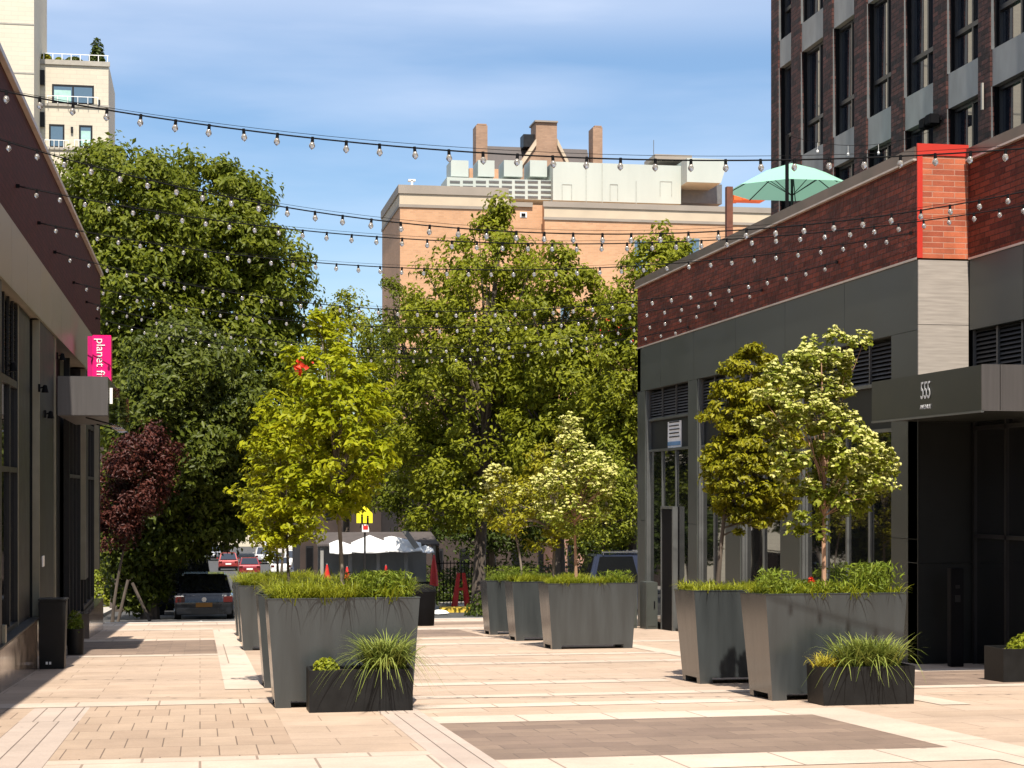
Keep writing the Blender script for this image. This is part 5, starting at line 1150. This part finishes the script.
def chair(px, y, label, mat):
    x_ = cx(px, y); z = gz(y)-.13; r = thing('patio_chair', label, 'chair', (x_,y,z), 'red chairs at the roadside shed')
    MB().box(x_-.22,x_+.22,y-.22,y+.22,z+.43,z+.47).build('seat', M[mat], r, bevel=0.01)
    MB().hexa([(x_-.22,y-.24,z+.47),(x_+.22,y-.24,z+.47),(x_+.22,y-.21,z+.47),(x_-.22,y-.21,z+.47)],[(x_-.22,y-.34,z+.95),(x_+.22,y-.34,z+.95),(x_+.22,y-.31,z+.95),(x_-.22,y-.31,z+.95)]).build('backrest', M[mat], r)
    for sx in (-.19,.19):
        for sy in (-.19,.19): MB().box(x_+sx-.02,x_+sx+.02,y+sy-.02,y+sy+.02,z,z+.428).build('leg', M[mat], r)
def folded(px, y, h, label):
    x_ = cx(px, y); z = gz(y)-.13; fp = thing('folded_parasol', label, 'umbrella', (x_,y,z), 'closed red parasols at the roadside shed')
    MB().cyl((x_,y,z),(x_,y,z+h),0.025,0.025,8).build('pole', M['concrete'], fp); MB().lathe([(0.17,h*.42),(0.13,h*.7),(0.03,h*.98)], (x_,y,z), 12).build('cloth', M['red'], fp, smooth=True); MB().cyl((x_,y,z),(x_,y,z+.1),0.25,0.22,14).build('base', M['concrete'], fp)
folded(327, 65.2, 1.75, 'closed red parasol at the left end of the shed')
folded(347, 65.1, 1.65, 'closed red parasol under the leftmost white sheet')
folded(386, 65.2, 1.70, 'closed red parasol in front of the middle of the shed')
folded(434, 64.5, 2.1, 'closed red parasol standing at the right end of the shed')
# school crossing sign
YG = 51.3; sgx = onY(365,520,YG).x; zg = gz(YG)
sg = thing('school_sign', 'yellow pentagon school crossing sign with a small red and white sign below', 'sign', (sgx,YG,zg))
pz = onY(365,505,YG).z; MB().cyl((sgx,YG+.04,zg-.17),(sgx,YG+.04,pz),0.03,0.03,8).build('post', M['metal_dark'], sg)
c0 = onY(356.5,523,YG); c1 = onY(372.5,523,YG); t_ = onY(365,505.5,YG); m_ = onY(372.5,513.5,YG)
MB().prism([(c0.x,c0.z),(c1.x,c1.z),(c1.x,m_.z),(sgx,t_.z),(c0.x,m_.z)], 'y', YG-.012, YG).build('pentagon', M['yellow'], sg)
g = MB(); s_ = 0.85
for dx, h in ((-.09,0.0),(.08,-.04)):
    zc = m_.z-.05; g.box(sgx+dx-.03,sgx+dx+.03,YG-.02,YG-.0125,zc+h-.22,zc+h-.04); g.lathe([(0.001,0),(0.028,0.01),(0.028,.05),(0.001,.06)], (sgx+dx,YG-.016,zc+h-.03), 8)
    g.quad((sgx+dx-.03,YG-.016,zc+h-.22),(sgx+dx-.07,YG-.016,zc+h-.38),(sgx+dx-.04,YG-.016,zc+h-.38),(sgx+dx,YG-.016,zc+h-.22)); g.quad((sgx+dx,YG-.016,zc+h-.22),(sgx+dx+.05,YG-.016,zc+h-.38),(sgx+dx+.08,YG-.016,zc+h-.38),(sgx+dx+.03,YG-.016,zc+h-.22))
g.build('walking_figures', M['black'], sg)
a = onY(362,524.5,YG); b = onY(369,532,YG); MB().box(a.x,b.x,YG-.012,YG,b.z,a.z).build('small_plate', M['white'], sg)
w_ = b.x-a.x; MB().box(a.x+w_*.15,b.x-w_*.15,YG-.018,YG-.0125,b.z+w_*.35,a.z-w_*.15).build('red_mark', M['red'], sg)
# red A-frame barricade
YA = 62.0; bx_ = cx(461,YA); z = gz(YA)-.13
ab = thing('barricade', 'folded red A-frame barricade standing on the far side of the street', 'barricade', (bx_,YA,z))
for s_ in (-1, 1):
    g = MB(); g.hexa([(bx_+s_*.26-.09,YA-.25,z),(bx_+s_*.26+.09,YA-.25,z),(bx_+s_*.26+.09,YA-.19,z),(bx_+s_*.26-.09,YA-.19,z)], [(bx_+s_*.09-.06,YA-.03,z+1.38),(bx_+s_*.09+.06,YA-.03,z+1.38),(bx_+s_*.09+.06,YA+.03,z+1.38),(bx_+s_*.09-.06,YA+.03,z+1.38)]); g.build('leg', M['orange'] if False else M['red'], ab)
    g = MB(); g.hexa([(bx_+s_*.26-.08,YA+.25,z),(bx_+s_*.26+.08,YA+.25,z),(bx_+s_*.26+.08,YA+.31,z),(bx_+s_*.26-.08,YA+.31,z)], [(bx_+s_*.09-.05,YA+.035,z+1.34),(bx_+s_*.09+.05,YA+.035,z+1.34),(bx_+s_*.09+.05,YA+.08,z+1.34),(bx_+s_*.09-.05,YA+.08,z+1.34)]); g.build('leg', M['red'], ab)
MB().box(bx_-.16,bx_+.16,YA-.13,YA-.10,z+.75,z+.85).build('crossbar', M['red'], ab)
# black litter bin behind the front left planter
yb_ = 44.0; xb_ = cx(424.5,yb_); z = gz(yb_)
lb_ = thing('litter_bin', 'black round litter bin behind the right edge of the front left planter', 'bin', (xb_,yb_,z))
MB().lathe([(0.22,0),(0.25,.04),(0.29,.85),(0.30,.88),(0.27,.88)], (xb_,yb_,z), 20).build('body', M['black'], lb_, smooth=True); MB().lathe([(0.30,.885),(0.24,1.02),(0.10,1.06),(0.02,1.06)], (xb_,yb_,z), 20).build('lid', M['black'], lb_, smooth=True)
# black railings behind
def fence(px0, px1, Y, h, label):
    a = cx(px0, Y); b = cx(px1, Y); z = gz(Y)-.0; r = thing('iron_fence', label, 'fence', ((a+b)/2,Y,z))
    g = MB(); k = a
    while k < b: g.box(k,k+.03,Y,Y+.03,z,z+h); k += .14
    g.build('bars', M['black'], r); MB().box(a,b,Y-.01,Y+.04,z+h-.12,z+h-.08).build('top_rail', M['black'], r); MB().box(a,b,Y-.01,Y+.04,z+.12,z+.16).build('bottom_rail', M['black'], r)
fence(436,482,67,1.7,'black iron fence behind the red barricade'); fence(488,640,66,1.5,'black iron fence behind the planters of the right row')
# parked scaffold poles by maple trunk
sc_ = thing('tree_stake', 'pair of crossed wooden stakes propping the dark maple', 'stake', (cx(130,55),55,gz(55)-.13))
for (p_, q_) in (((118,606),(128,580)), ((150,605),(132,583))):
    a = onY(p_[0],p_[1],55); b = onY(q_[0],q_[1],55); MB().cyl((a.x,55,gz(55)-.13),(b.x,55.1,b.z),0.05,0.05,8).build('stake', M['bark'], sc_)
# red patch in the front left tree
p = onY(298,370,19.4); rng = np.random.default_rng(77)
P = np.array([[p.x,18.85,p.z]])+rng.normal(0,1,(26,3))*np.array([.035,.02,.035]); V, Fq = leaves_np(P, rng.normal(size=(26,3))+np.array([0,-1,0]), 0.06, 0.8, rng)
o = mesh_np('red_leaf_sprig', V, Fq, M['flower_red'], None, (p.x,18.85,p.z)); tag(o, 'bright red sprig on the left of the front left tree crown', 'leaves')
